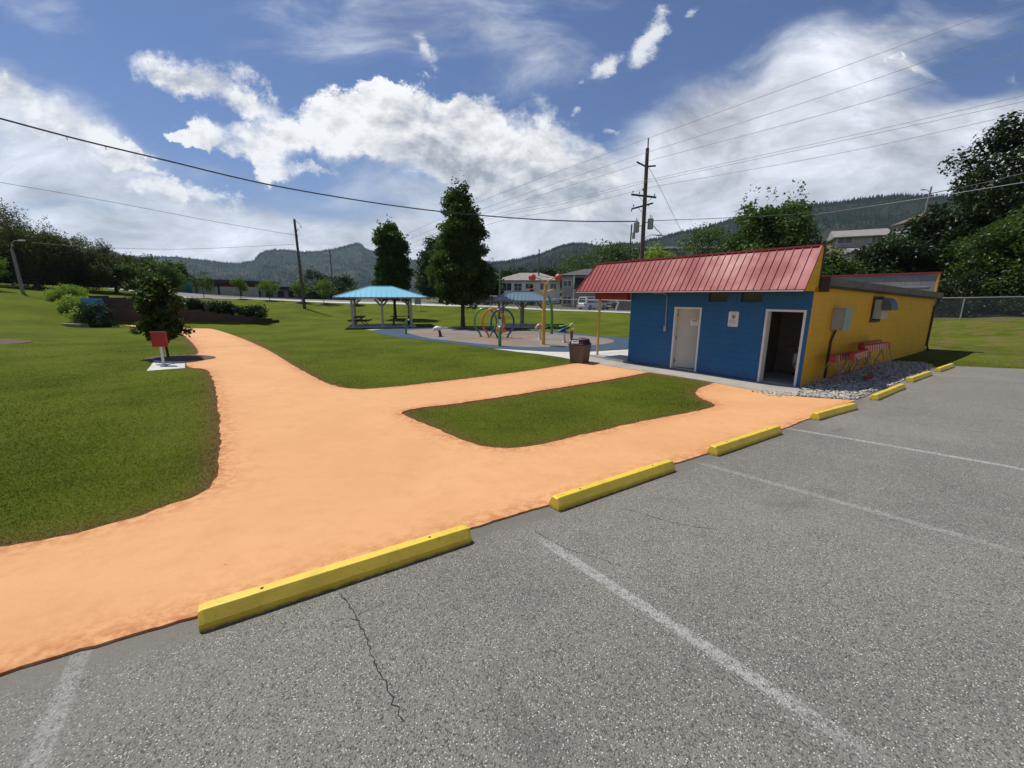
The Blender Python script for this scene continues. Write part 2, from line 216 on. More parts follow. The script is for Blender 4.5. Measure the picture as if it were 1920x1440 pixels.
class MB:
    def __init__(s): s.v=[]; s.f=[]; s.mi=[]; s.m=0; s.sm=[]
    def add(s,vs,fs,smooth=False):
        b=len(s.v); s.v+= [tuple(v) for v in vs]; s.f+=[tuple(i+b for i in f) for f in fs]; s.mi+=[s.m]*len(fs); s.sm+=[smooth]*len(fs); return s
    def box(s,x0,x1,y0,y1,z0,z1,M=None,ch=0.):
        if ch>0:
            # chamfered box: shrink on each axis
            vs=[];c=ch
            for X,Y,Z in ((x0,y0,z0),(x1,y0,z0),(x1,y1,z0),(x0,y1,z0),(x0,y0,z1),(x1,y0,z1),(x1,y1,z1),(x0,y1,z1)):
                dx=c if X==x0 else -c; dy=c if Y==y0 else -c; dz=c if Z==z0 else -c
                vs+=[(X,Y+dy,Z+dz),(X+dx,Y,Z+dz),(X+dx,Y+dy,Z)]
            import itertools
            fs=[]
            def q(a,ax): return a*3+ax
            fs+=[(q(0,0),q(4,0),q(7,0),q(3,0)),(q(1,0),q(2,0),q(6,0),q(5,0)),(q(0,1),q(1,1),q(5,1),q(4,1)),(q(3,1),q(7,1),q(6,1),q(2,1)),(q(0,2),q(3,2),q(2,2),q(1,2)),(q(4,2),q(5,2),q(6,2),q(7,2))]
            E=[(0,1,1,2),(1,2,0,2),(2,3,1,2),(3,0,0,2),(4,5,1,2),(5,6,0,2),(6,7,1,2),(7,4,0,2),(0,4,0,1),(1,5,0,1),(2,6,0,1),(3,7,0,1)]
            for a,b,p,r in E: fs.append((q(a,p),q(b,p),q(b,r),q(a,r)))
            for a in range(8): fs.append((q(a,0),q(a,1),q(a,2)))
        else:
            vs=[(x0,y0,z0),(x1,y0,z0),(x1,y1,z0),(x0,y1,z0),(x0,y0,z1),(x1,y0,z1),(x1,y1,z1),(x0,y1,z1)]
            fs=[(0,3,2,1),(4,5,6,7),(0,1,5,4),(1,2,6,5),(2,3,7,6),(3,0,4,7)]
        if M is not None: vs=[M@Vector(v) for v in vs]
        return s.add(vs,fs)
    def bar(s,a,b,w,h=None):
        h=h or w; a=Vector(a);b=Vector(b); d=(b-a); L=d.length; q=d.to_track_quat('X','Z'); M=Matrix.Translation(a)@q.to_matrix().to_4x4()
        return s.box(0,L,-w/2,w/2,-h/2,h/2,M)
    def tube(s,pts,rad,n=8,cap=True,smooth=True):
        pts=[Vector(p) for p in pts]; N=len(pts)
        if not hasattr(rad,'__len__'): rad=[rad]*N
        vs=[];fs=[];prev=None
        for i,p in enumerate(pts):
            t=(pts[min(i+1,N-1)]-pts[max(i-1,0)]).normalized()
            if prev is None: a=t.orthogonal().normalized()
            else:
                a=prev-t*prev.dot(t); a=a.normalized() if a.length>1e-6 else t.orthogonal().normalized()
            prev=a; b=t.cross(a)
            for k in range(n):
                th=2*math.pi*k/n; vs.append(p+(a*math.cos(th)+b*math.sin(th))*rad[i])
        for i in range(N-1):
            for k in range(n):
                k2=(k+1)%n; fs.append((i*n+k,i*n+k2,(i+1)*n+k2,(i+1)*n+k))
        s.add(vs,fs,smooth)
        if cap:
            s.add([vs[k] for k in range(n)],[tuple(range(n))[::-1]]); s.add([vs[(N-1)*n+k] for k in range(n)],[tuple(range(n))])
        return s
    def lathe(s,prof,n=20,M=None):
        vs=[];fs=[]
        for r,z in prof:
            for k in range(n):
                th=2*math.pi*k/n; vs.append(Vector((r*math.cos(th),r*math.sin(th),z)))
        for i in range(len(prof)-1):
            for k in range(n): fs.append((i*n+k,i*n+(k+1)%n,(i+1)*n+(k+1)%n,(i+1)*n+k))
        if M is not None: vs=[M@v for v in vs]
        return s.add(vs,fs,True)
    def ball(s,c,r,sz=1.,n=16,sx=1.,sy=1.):
        prof=[(max(r*math.sin(math.pi*i/10),1e-4),-r*math.cos(math.pi*i/10)) for i in range(11)]
        return s.lathe(prof,n,Matrix.Translation(c)@Matrix.Diagonal((sx,sy,sz,1)))
    def quad(s,*p): return s.add(p,[tuple(range(len(p)))])
    def prism(s,poly,z0,z1,M=None):
        n=len(poly); vs=[(x,y,z0) for x,y in poly]+[(x,y,z1) for x,y in poly]
        fs=[tuple(range(n))[::-1],tuple(range(n,2*n))]+[(i,(i+1)%n,(i+1)%n+n,i+n) for i in range(n)]
        if M is not None: vs=[M@Vector(v) for v in vs]
        return s.add(vs,fs)
    def build(s,name,mats,parent=None,bevel=0.):
        me=bpy.data.meshes.new(name); me.from_pydata([tuple(v) for v in s.v],[],s.f)
        me.polygons.foreach_set('material_index',s.mi); me.polygons.foreach_set('use_smooth',s.sm); me.update()
        o=link(name,me,mats,parent)
        if bevel:
            b=o.modifiers.new('bevel','BEVEL'); b.width=bevel; b.segments=2; b.limit_method='ANGLE'; b.angle_limit=R(40)
        return o
def copy_tree(o,parent=None):
    c=o.copy(); COL.objects.link(c); c.parent=parent
    for ch in list(o.children): copy_tree(ch,c)
    return c
# ---------------------------------------------------------------- materials
def pmat(name,col,rough=.7,var=.15,vs=3.,bump=0.,bs=40.,metal=0.,spec=.5,col2=None,dirt=0.,coat=0.):
    """principled with large and small tone variation, speckled wear and bump"""
    m=bpy.data.materials.new(name); m.use_nodes=True; t=NT(m.node_tree)
    tc=t.n('ShaderNodeTexCoord').outputs['Object']
    n1=t.noise(tc,vs,6,.6); c=C4(col); c2=C4(col2) if col2 else C4([x*(1-var*2.2) for x in col])
    f=t.mr(n1,.35,.7)
    cc=t.mix(t.m('MULTIPLY',f,1. if col2 else .6),c,c2)
    if dirt>0:
        d=t.mr(t.noise(tc,vs*4.3,5,.7),.56,.72); cc=t.mix(t.m('MULTIPLY',d,dirt),cc,C4([x*.35+.02 for x in col]))
    b=t.n('ShaderNodeBsdfPrincipled'); t.put(b.inputs['Base Color'],cc)
    t.put(b.inputs['Roughness'],t.mr(n1,.3,.7,max(rough-.1,0),min(rough+.1,1),False)); b.inputs['Metallic'].default_value=metal
    b.inputs['Specular IOR Level'].default_value=spec; b.inputs['Coat Weight'].default_value=coat
    if bump:
        bn=t.n('ShaderNodeBump'); bn.inputs['Strength'].default_value=bump; bn.inputs['Distance'].default_value=.01
        t.put(bn.inputs['Height'],t.noise(tc,bs,4,.6)); t.put(b.inputs['Normal'],bn.outputs[0])
    o=t.n('ShaderNodeOutputMaterial'); t.t.links.new(b.outputs[0],o.inputs[0]); return m
def leafmat(name,c1,c2,c3=None,trans=.35):
    m=bpy.data.materials.new(name); m.use_nodes=True; t=NT(m.node_tree)
    g=t.n('ShaderNodeNewGeometry'); r=g.outputs['Random Per Island']
    tc=t.n('ShaderNodeTexCoord').outputs['Object']
    cc=t.mix(r,C4(c1),C4(c2)); cc=t.mix(t.mr(t.noise(tc,.8,3,.5),.4,.65),cc,C4(c3 or c1))
    d=t.n('ShaderNodeBsdfDiffuse'); t.put(d.inputs[0],cc)
    tr=t.n('ShaderNodeBsdfTranslucent'); t.put(tr.inputs[0],t.mix(1.,cc,C4((1.3,1.5,.6)),'MULTIPLY'))
    gl=t.n('ShaderNodeBsdfGlossy'); gl.inputs['Roughness'].default_value=.45; gl.inputs[0].default_value=(.9,.95,.9,1)
    a=t.n('ShaderNodeMixShader'); a.inputs[0].default_value=trans; t.t.links.new(d.outputs[0],a.inputs[1]); t.t.links.new(tr.outputs[0],a.inputs[2])
    b=t.n('ShaderNodeMixShader'); b.inputs[0].default_value=.022; t.t.links.new(a.outputs[0],b.inputs[1]); t.t.links.new(gl.outputs[0],b.inputs[2])
    o=t.n('ShaderNodeOutputMaterial'); t.t.links.new(b.outputs[0],o.inputs[0]); return m
def blockmat(name,col,bw=.4,bh=.2,strength=.5,var=.12,mortar=.75,dirt=0.,rough=.75,axis=None,mort_col=None):
    """painted or bare block work: courses shown as joints in the relief and slightly darker mortar"""
    m=bpy.data.materials.new(name); m.use_nodes=True; t=NT(m.node_tree)
    tc=t.n('ShaderNodeTexCoord').outputs['Object']; x,y,z=t.sep(tc)
    g=t.n('ShaderNodeNewGeometry')
    v=t.comb(t.m('ADD',x,y),z)
    br=t.n('ShaderNodeTexBrick'); t.put(br.inputs['Vector'],v); br.inputs['Scale'].default_value=1.
    br.inputs['Brick Width'].default_value=bw; br.inputs['Row Height'].default_value=bh; br.inputs['Mortar Size'].default_value=.008; br.inputs['Mortar Smooth'].default_value=.3
    br.inputs['Color1'].default_value=C4(col); br.inputs['Color2'].default_value=C4([c*(1-var) for c in col]); br.inputs['Mortar'].default_value=C4(mort_col or [c*mortar for c in col])
    n1=t.noise(tc,1.7,6,.65); cc=t.mix(t.m('MULTIPLY',t.mr(n1,.4,.75),.35),br.outputs[0],C4([c*.6 for c in col]))
    if dirt: cc=t.mix(t.m('MULTIPLY',t.mr(t.noise(t.vm('MULTIPLY',tc,(3.,3.,.5)),3.,5,.7),.5,.75),dirt),cc,C4((.06,.05,.045)))
    sp=t.m('MULTIPLY',t.mr(z,.42,.0),t.mr(t.noise(tc,5.,6,.7),.42,.62)); cc=t.mix(t.m('MULTIPLY',sp,.4),cc,C4((.12,.10,.08)))
    ch=t.mr(t.noise(tc,3.1,6,.6),.70,.715); cc=t.mix(t.m('MULTIPLY',ch,.35),cc,C4([min(1,c*1.5+.1) for c in col]))
    b=t.n('ShaderNodeBsdfPrincipled'); t.put(b.inputs['Base Color'],cc); b.inputs['Roughness'].default_value=rough
    bn=t.n('ShaderNodeBump'); bn.inputs['Strength'].default_value=strength; bn.inputs['Distance'].default_value=.012
    h=t.m('ADD',t.m('MULTIPLY',br.outputs['Fac'],-1.),t.m('MULTIPLY',t.noise(tc,60,3,.6),.35))
    t.put(bn.inputs['Height'],h); t.put(b.inputs['Normal'],bn.outputs[0])
    o=t.n('ShaderNodeOutputMaterial'); t.t.links.new(b.outputs[0],o.inputs[0]); return m
def glassmat(name,col=(.03,.04,.045)):
    m=bpy.data.materials.new(name); m.use_nodes=True; t=NT(m.node_tree)
    b=t.n('ShaderNodeBsdfPrincipled'); tc=t.n('ShaderNodeTexCoord').outputs['Object']
    t.put(b.inputs['Base Color'],t.mix(t.noise(tc,1.5,2),C4(col),C4([c*2 for c in col]))); b.inputs['Roughness'].default_value=.08
    o=t.n('ShaderNodeOutputMaterial'); t.t.links.new(b.outputs[0],o.inputs[0]); return m
M={}
M['yellow']=pmat('yellow_kerb_paint',(.72,.51,.045),.5,.12,5.,.18,90.,dirt=.55)
def stopmat():
    m=M['yellow']; t=NT.__new__(NT); t.t=m.node_tree; tc=t.n('ShaderNodeTexCoord').outputs['Object']
    b=[n for n in m.node_tree.nodes if n.type=='BSDF_PRINCIPLED'][0]; src=b.inputs['Base Color'].links[0].from_socket
    v=t.n('ShaderNodeTexVoronoi'); t.put(v.inputs['Vector'],tc); v.inputs['Scale'].default_value=34.
    r=t.n2('ShaderNodeSeparateColor',v.outputs['Color'])[0]; pit=t.m('MULTIPLY',t.m('GREATER_THAN',r,.80),t.m('LESS_THAN',v.outputs['Distance'],.13)); c=t.mix(t.m('MULTIPLY',pit,.75),src,C4((.10,.07,.02)))
    n=t.noise(tc,7.,7,.72); c=t.mix(t.mr(n,.685,.70),c,C4((.30,.28,.24)))
    x,y,z=t.sep(tc); g=t.m('MULTIPLY',t.mr(z,.035,.0),t.mr(t.noise(tc,12.,5,.7),.35,.6)); c=t.mix(t.m('MULTIPLY',g,.7),c,C4((.07,.055,.03)))
    t.put(b.inputs['Base Color'],c)
stopmat()
M['wallblue']=blockmat('blue_painted_block',(.004,.11,.28),.4,.2,.45,.05,.72,rough=.5)
M['wallyel']=blockmat('yellow_painted_block',(.80,.41,.006),.4,.2,.35,.05,.85,rough=.6)
M['block']=blockmat('grey_block',(.26,.25,.235),.4,.2,.6,.2,.7,dirt=.4)
M['redroof']=pmat('red_metal_roof',(.30,.045,.048),.5,.14,1.3,.05,20,spec=.25,dirt=.25)
M['reddark']=pmat('dark_red_paint',(.30,.022,.014),.5,.1,2.)
M['white']=pmat('white_paint',(.72,.71,.68),.5,.06,3.,.1,30,dirt=.15)
M['cream']=pmat('cream_paint',(.55,.50,.40),.55,.08,2.)
M['door']=pmat('grey_cream_door',(.50,.48,.41),.5,.08,2.)
M['room']=pmat('washroom_wall',(.20,.175,.15),.6,.1,2.)
M['dark']=pmat('dark_void',(.012,.012,.012),.8,.2,2.)
M['tarroof']=pmat('flat_roof_membrane',(.13,.13,.13),.9,.2,2.)
M['fascia']=pmat('brown_grey_fascia',(.15,.112,.078),.6,.12,2.)
M['fasciad']=pmat('dark_brown_trim',(.045,.032,.025),.6,.2,2.)
M['galv']=pmat('galvanised_metal',(.42,.44,.45),.42,.12,6.,metal=.55)
M['greymetal']=pmat('grey_enamel',(.33,.33,.32),.45,.08,4.)
M['conc']=pmat('concrete',(.50,.48,.43),.85,.18,1.5,.35,50,dirt=.2)
M['concw']=pmat('pale_concrete',(.72,.70,.66),.85,.1,1.5,.3,50)
M['wood']=pmat('weathered_grey_wood',(.27,.235,.20),.75,.2,6.,.2,40)
M['woodl']=pmat('pale_painted_wood',(.42,.39,.36),.7,.12,6.,.2,40)
M['woodd']=pmat('dark_brown_wood',(.055,.035,.025),.7,.2,6.,.2,40)
M['pole']=pmat('utility_pole_wood',(.115,.08,.055),.8,.25,5.,.2,40)
M['black']=pmat('black_rubber',(.015,.015,.016),.6,.2,5.)
M['wire']=pmat('cable_sheath',(.05,.05,.055),.6,.2,5.)
M['wirel']=pmat('aluminium_wire',(.30,.31,.33),.5,.1,5.)
M['blueroof']=pmat('light_blue_metal_roof',(.22,.52,.66),.35,.08,1.,.03,20)
M['hood']=pmat('weathered_sheet_metal',(.13,.14,.15),.5,.12,6.,metal=.3)
M['green']=pmat('green_gloss_paint',(.06,.27,.06),.3,.06,3.,coat=.3)
M['orangep']=pmat('orange_gloss_paint',(.72,.15,.05),.3,.06,3.,coat=.3)
M['navy']=pmat('blue_gloss_paint',(.015,.05,.17),.3,.06,3.,coat=.3)
M['ypole']=pmat('yellow_gloss_paint',(.68,.36,.05),.35,.06,3.,coat=.2)
M['redball']=pmat('red_orange_fibreglass',(.52,.085,.045),.35,.12,6.,coat=.2)
M['pink']=pmat('pale_pink_fibreglass',(.75,.62,.66),.35,.06,6.)
M['aggr']=pmat('exposed_aggregate_brown',(.10,.07,.05),.9,.3,40.,.8,90,col2=(.22,.17,.13))
M['maroon']=pmat('maroon_plastic',(.055,.015,.018),.4,.12,4.)
M['signw']=pmat('sign_white',(.75,.74,.72),.4,.03,4.)
M['signr']=pmat('sign_red',(.50,.03,.03),.4,.05,4.)
M['signk']=pmat('sign_black',(.02,.02,.025),.4,.05,4.)
M['redbox']=pmat('red_enamel',(.42,.02,.016),.4,.06,3.)
M['retw']=blockmat('dark_brown_retaining_block',(.060,.042,.034),.45,.2,1.,.3,.4,rough=.95)
M['mural']=pmat('blue_mural_panel',(.02,.16,.36),.5,.2,1.5,col2=(.05,.28,.42))
M['bark']=pmat('bark',(.07,.052,.038),.9,.3,8.,.6,30)
M['soil']=pmat('mulch',(.060,.035,.024),.95,.4,6.,.8,30,col2=(.12,.075,.05))
M['stone']=blockmat('stone_wall',(.24,.22,.19),.5,.3,1.,.3,.5,rough=.9)
M['glass']=glassmat('window_glass')
M['carw']=pmat('white_car_paint',(.75,.76,.78),.25,.03,2.,coat=.6)
M['carb']=pmat('dark_car_paint',(.02,.022,.03),.25,.03,2.,coat=.6)
M['tail']=pmat('tail_lamp_red',(.4,.01,.01),.3,.05,2.)
M['blueroof2']=pmat('grey_blue_metal_roof',(.11,.17,.21),.35,.1,1.,.03,20)
M['housew']=pmat('white_house_siding',(.78,.76,.72),.7,.08,1.)
M['houseg']=pmat('grey_house_siding',(.36,.34,.31),.7,.1,1.)
M['shingle']=pmat('grey_shingles',(.27,.25,.23),.9,.2,2.,.4,20)
M['shingled']=pmat('dark_shingles',(.085,.08,.08),.9,.2,2.,.4,20)
M['brown']=pmat('brown_roof',(.15,.095,.07),.85,.2,2.)
M['brick']=pmat('brown_brick',(.16,.06,.035),.85,.2,2.)
M['school']=pmat('pale_school_wall',(.36,.34,.32),.8,.1,1.)
M['teal']=pmat('teal_paint',(.02,.16,.13),.5,.1,1.)
M['porcelain']=pmat('porcelain',(.6,.58,.54),.2,.03,2.)
M['lamp']=pmat('lamp_housing',(.45,.46,.47),.4,.05,2.)
L={}
L['tall']=leafmat('leaf_dark_hornbeam',(.028,.058,.010),(.075,.12,.022),(.040,.075,.013))
L['maple']=leafmat('leaf_maple',(.028,.050,.010),(.075,.10,.022),(.040,.062,.014),.35)
L['bright']=leafmat('leaf_bright',(.19,.27,.03),(.28,.34,.05),(.14,.22,.03))
L['willow']=leafmat('leaf_willow',(.050,.058,.018),(.085,.085,.028),(.040,.050,.016))
L['mid']=leafmat('leaf_mid',(.050,.085,.018),(.085,.13,.03),(.04,.075,.018))
L['dark']=leafmat('leaf_dark',(.020,.038,.012),(.038,.062,.018),(.018,.034,.012),.25)
L['hedge']=leafmat('leaf_hedge',(.018,.035,.013),(.036,.058,.02),None,.2)
L['purple']=leafmat('leaf_purple',(.035,.015,.018),(.06,.025,.025),None,.2)
L['young']=leafmat('leaf_young',(.09,.15,.025),(.15,.20,.04),None)
# ---------------------------------------------------------------- ground partition
def dens(poly,step=.35,closed=True):
    out=[]; n=len(poly)
    for i in range(n if closed else n-1):
        a=np.array(poly[i]);b=np.array(poly[(i+1)%n]); k=max(1,int(np.linalg.norm(b-a)/step))
        for j in range(k): out.append(tuple(a+(b-a)*j/k))
    if not closed: out.append(tuple(poly[-1]))
    return out
def smooth(poly,closed=False,it=2):
    p=[np.array(q,float) for q in poly]
    for _ in range(it):
        o=[] if closed else [p[0]]
        n=len(p)
        for i in range(n if closed else n-1):
            a=p[i];b=p[(i+1)%n]; o+=[a*.75+b*.25,a*.25+b*.75]
        if not closed: o.append(p[-1])
        p=o
    return [tuple(q) for q in p]
def inside(P,poly):
    P=np.atleast_2d(P); x=P[:,0];y=P[:,1]; r=np.zeros(len(P),bool); n=len(poly)
    for i in range(n):
        x0,y0=poly[i];x1,y1=poly[(i+1)%n]
        if y0==y1: continue
        c=((y0>y)!=(y1>y))&(x<(x1-x0)*(y-y0)/(y1-y0)+x0); r^=c
    return r
pL=smooth([(-6.2,1.95)]+pathL[:17]+[(-20.9,26.2),(-25.3,31.2),(-30.0,32.9),(-33.6,33.9)])
pR=smooth([(-33.9,35.15),(-31.2,34.95),(-27.5,34.55),(-25.4,33.9),(-22.4,30.9)]+[(-18.8,27.2)]+pathR[6:])
def rag(poly,a=.02):
    out=[]
    for x,y in dens(poly,.13,False):
        k=a if math.hypot(x,y)<16 else 0.; out.append((x+random.uniform(-k,k),y+random.uniform(-k,k)))
    return out
pL=rag(pL); pR=rag(pR); LE=[]
for q in dens(lot_edge[:11],.07,False): LE.append((q[0]+random.uniform(-.009,.009),q[1]+random.uniform(-.009,.009)))
PATH=[(-6.5,-.35)]+pL+pR+[walk[2],walk[3],walk[4],walk[5]]+[(x+.045,y-.062) for x,y in lot_edge[:11][::-1]]
ISL=rag([island[0]]+smooth(island[:-1],False)[1:-1]+[island[-1]])
LOT=LE+lot_edge[11:15]+[(16.4,13.0),(22,8.5),(34,-3),(30,-14),(-16,-12),(-6.5,-.35)]
LOTR=LOT
WALK=[walk[1],walk[2],walk[3],walk[4],(7.05,9.95),(8.0,11.24),(4.55,16.14),(3.3,17.9),(2.2,17.1)]
GRAV=[(8.0,11.24),(7.05,9.95),walk[4],lot_edge[10],lot_edge[11],(11.14,11.46),(14.29,13.77),(15.2,15.1),(14.3,15.66)]
PADO=smooth(padout,True); PADI=smooth(padin,True)
CRES=[(-.9,19.75),(.4,19.2),(1.63,18.75),(2.68,18.7),(3.82,18.88),(5.6,19.5),(5.4,17.9),(4.0,16.9),(3.3,17.9),(2.95,15.95),(2.1,17.1),(1.2,18.0),(.3,18.6)]
CR2=[(-10.9,30.8),(-9.08,32.3),(-6.84,33.5),(-4.32,33.85),(-1.29,33.35),(-1.9,32.95),(-4.32,33.1),(-6.84,32.8),(-9.0,31.7),(-10.3,30.4)]
SPAD=signpad
CREST=[(-60,61.5),(-44.7,56),(-33.4,56),(-28,56.2),(-16.6,56),(-2.8,54),(9,50),(13.5,47),(19,42.5),(24,35),(29,27.6),(36,22.6)]
def off(poly,d):
    out=[]
    for i in range(len(poly)):
        a=np.array(poly[max(i-1,0)]);b=np.array(poly[min(i+1,len(poly)-1)]); t=(b-a)/np.linalg.norm(b-a); nn=np.array([-t[1],t[0]]); out.append(tuple(np.array(poly[i])+nn*d))
    return out
SIDEW=CREST[:9]+off(CREST,1.8)[:9][::-1]
STREET=off(CREST,1.8)[:9]+off(CREST,9.)[:9][::-1]
BLD=[(8.0,11.24),(4.55,16.14),(15.45,23.8),(18.9,18.9)]
POLYS=[('path',PATH),('island',ISL),('lot',LOT),('walk',WALK),('gravel',GRAV),('pado',PADO),('padi',PADI),('cres',CRES),('cres2',CR2),('spad',SPAD),('sidew',SIDEW),('street',STREET)]
pts=[];edges=[]
for nm,pl in POLYS:
    step=.35 if nm not in('sidew','street','lot') else 1.2
    if nm=='gravel': step=.5
    d=dens(pl,step); b=len(pts); pts+=d; edges+=[(b+i,b+(i+1)%len(d)) for i in range(len(d))]
    if nm in('path','island','pado','lot'):
        D=np.array(d)[::3]; t=np.roll(D,-1,0)-np.roll(D,1,0); t/=np.linalg.norm(t,axis=1)[:,None]+1e-9; nn=np.c_[-t[:,1],t[:,0]]
        near=np.hypot(D[:,0],D[:,1])<24
        for o in(.1,.28):
            for s in(1,-1): pts+=[tuple(q) for q in (D+nn*o*s)[near]]
def grid(x0,x1,y0,y1,st,hole=None):
    X,Y=np.meshgrid(np.arange(x0,x1+.01,st),np.arange(y0,y1+.01,st)); P=np.c_[X.ravel(),Y.ravel()]+rng.uniform(-.12,.12,(X.size,2))*st
    if hole: P=P[~((P[:,0]>hole[0]-st*.3)&(P[:,0]<hole[1]+st*.3)&(P[:,1]>hole[2]-st*.3)&(P[:,1]<hole[3]+st*.3))]
    return [tuple(p) for p in P]
pts+=grid(-20,22,-3,26,.7)
pts+=grid(-64,60,-14,74,2.,(-20,22,-3,26))
pts+=grid(-150,170,-60,240,7.,(-64,60,-14,74))
for r in(320,480,800,1400,2600,4200,6500):
    for k in range(72): a=k/72*2*math.pi; pts.append((r*math.sin(a)+10,90+r*math.cos(a)))
cv,ce,cf,_,_,_=delaunay_2d_cdt([Vector(p) for p in pts],edges,[],0,1e-5)
CVx=np.array([(v.x,v.y) for v in cv])
cf=np.array([f for f in cf if len(f)==3])
def GG(x,y):
    """ground height, easing to the level plain outside the neighbourhood"""
    x=np.atleast_1d(np.asarray(x,float)); y=np.atleast_1d(np.asarray(y,float))
    xc=np.clip(x,-150,165); yc=np.clip(y,-30,235)
    o=np.empty(len(x)); 
    for i in range(0,len(x),20000): o[i:i+20000]=G(xc[i:i+20000],yc[i:i+20000])
    d=np.hypot(x-xc,y-yc); k=np.exp(-(d/260.)**2)
    return o*k+(-4.)*(1-k)
def gz(x,y): return float(GG([x],[y])[0])
Z=GG(CVx[:,0],CVx[:,1])
cen=CVx[cf].mean(1)
cat=np.full(len(cf),'lawn',dtype='<U8')
far=(np.hypot(cen[:,0]-5,cen[:,1]-25)>95)|((cen[:,1]>72)); cat[far]='hill'
# everything on the street side of the crest is rough ground
crestP=CREST+[(60,60),(60,400),(-400,400),(-400,61.5)]
cat[inside(cen,crestP)]='hill'
for nm in('sidew','street','gravel','walk','cres','cres2','spad','path','pado','padi','lot'):
    pl=dict(POLYS)[nm]; cat[inside(cen,pl)]=nm
cat[inside(cen,ISL)]='lawn'; 
cat[inside(cen,LOT)]='lot'
# distance of each vertex to the path edge (for the worn turf edge)
EDG=np.array(dens(pL,.12,False)+dens(pR,.12,False)+dens(ISL,.12)+LE)
def edist(P):
    out=np.full(len(P),9.); idx=np.where(np.hypot(P[:,0],P[:,1])<30)[0]
    for i in range(0,len(idx),800):
        s=idx[i:i+800]; out[s]=np.sqrt(((P[s][:,None]-EDG[None])**2).sum(-1).min(1))
    return out
ED=np.exp(-(edist(CVx)/.20)**1.5)
def region(name,cats,mat,dz=0.,skirt=0.,kind='structure',label=None,attr=False):
    sel=cf[np.isin(cat,cats)]
    u,inv=np.unique(sel.ravel(),return_inverse=True); F=inv.reshape(-1,3)
    V=np.c_[CVx[u],Z[u]+dz]
    A={'edge':ED[u]} if attr else None
    if skirt:
        e={}
        for f in F:
            for a,b in((f[0],f[1]),(f[1],f[2]),(f[2],f[0])): e[(a,b)]=1
        bd=[(a,b) for a,b in e if (b,a) not in e]
        n=len(V); V2=V.copy(); V2[:,2]-=skirt; V=np.r_[V,V2]
        if A: A={'edge':np.r_[A['edge'],A['edge']]}
        F=np.r_[F,[(b,a,a+n) for a,b in bd],[(b,a+n,b+n) for a,b in bd]]
    o=npmesh(name,V,F,mat,attr=A); o['kind']=kind
    if label: o['label']=label
    return o
def gmat(name,fn):
    m=bpy.data.materials.new(name); m.use_nodes=True; t=NT(m.node_tree); tc=t.n('ShaderNodeTexCoord').outputs['Object']
    b=t.n('ShaderNodeBsdfPrincipled'); b.inputs['Specular IOR Level'].default_value=.04 if name=='mown_grass' else .25
    col,rough,h,dist,stg=fn(t,tc); t.put(b.inputs['Base Color'],col); t.put(b.inputs['Roughness'],rough)
    bn=t.n('ShaderNodeBump'); bn.inputs['Strength'].default_value=stg; bn.inputs['Distance'].default_value=dist; t.put(bn.inputs['Height'],h); t.put(b.inputs['Normal'],bn.outputs[0])
    o=t.n('ShaderNodeOutputMaterial'); t.t.links.new(b.outputs[0],o.inputs[0]); return m
def f_lawn(t,tc):
    n1=t.noise(tc,.35,4,.6); n2=t.noise(t.vm('MULTIPLY',tc,(1.,1.,1.)),2.2,6,.7); n3=t.noise(tc,38.,4,.7)
    c=t.mix(t.mr(n1,.35,.68),C4((.122,.148,.013)),C4((.074,.100,.009)))
    c=t.mix(t.m('MULTIPLY',t.mr(n2,.45,.72),.55),c,C4((.125,.14,.020)))
    c=t.mix(t.m('MULTIPLY',t.mr(n3,.35,.7),.40),c,C4((.035,.055,.006)))
    x,y,z=t.sep(tc)
    dry=t.m('MULTIPLY',t.m('MULTIPLY',t.mr(x,13.,19.),t.mr(t.noise(t.vm('MULTIPLY',tc,(1.,2.2,1.)),.9,5,.65),.42,.62)),.75)
    c=t.mix(dry,c,C4((.17,.13,.055)))
    at=t.n('ShaderNodeAttribute',attribute_name='edge').outputs['Fac']
    c=t.mix(t.m('MULTIPLY',at,t.mr(t.noise(tc,7.,4,.6),.25,.5)),c,t.mix(t.noise(tc,30.,3,.6),C4((.09,.040,.018)),C4((.22,.13,.06))))
    return c,.9,t.m('ADD',n3,t.m('MULTIPLY',n2,.6)),.05,.8
def f_path(t,tc):
    n1=t.noise(tc,.55,5,.6,.5); n2=t.noise(tc,3.5,6,.7); n3=t.noise(tc,220.,2,.7)
    c=t.mix(t.mr(n1,.35,.68),C4((.645,.345,.158)),C4((.595,.312,.135)))
    c=t.mix(t.m('MULTIPLY',t.mr(n2,.45,.75),.5),c,C4((.53,.262,.122)))
    c=t.mix(t.m('MULTIPLY',t.mr(n3,.56,.74),.55),c,C4((.44,.18,.07))); c=t.mix(t.m('MULTIPLY',t.mr(t.noise(tc,75.,4,.75),.52,.68),.30),c,C4((.50,.23,.10)))
    at=t.n('ShaderNodeAttribute',attribute_name='edge').outputs['Fac']; n4=t.noise(tc,9.,5,.7)
    c=t.mix(t.m('MULTIPLY',t.m('MULTIPLY',at,t.mr(n4,.38,.62)),.75),c,C4((.36,.11,.035)))
    # scuffs and dust
    c=t.mix(t.m('MULTIPLY',t.mr(t.noise(t.vm('MULTIPLY',tc,(.7,2.4,1.)),1.3,7,.7,1.),.54,.70),.18),c,C4((.54,.31,.16)))
    v=t.n('ShaderNodeTexVoronoi'); t.put(v.inputs['Vector'],tc); v.inputs['Scale'].default_value=5.5
    spot=t.m('LESS_THAN',v.outputs['Distance'],t.m('MULTIPLY',t.mr(t.n2('ShaderNodeSeparateColor',v.outputs['Color'])[0],.55,1.,0.,.055),1.))
    c=t.mix(t.m('MULTIPLY',spot,.65),c,C4((.22,.08,.03)))
    return c,.88,t.m('ADD',t.m('MULTIPLY',n2,1.),n3),.005,.5
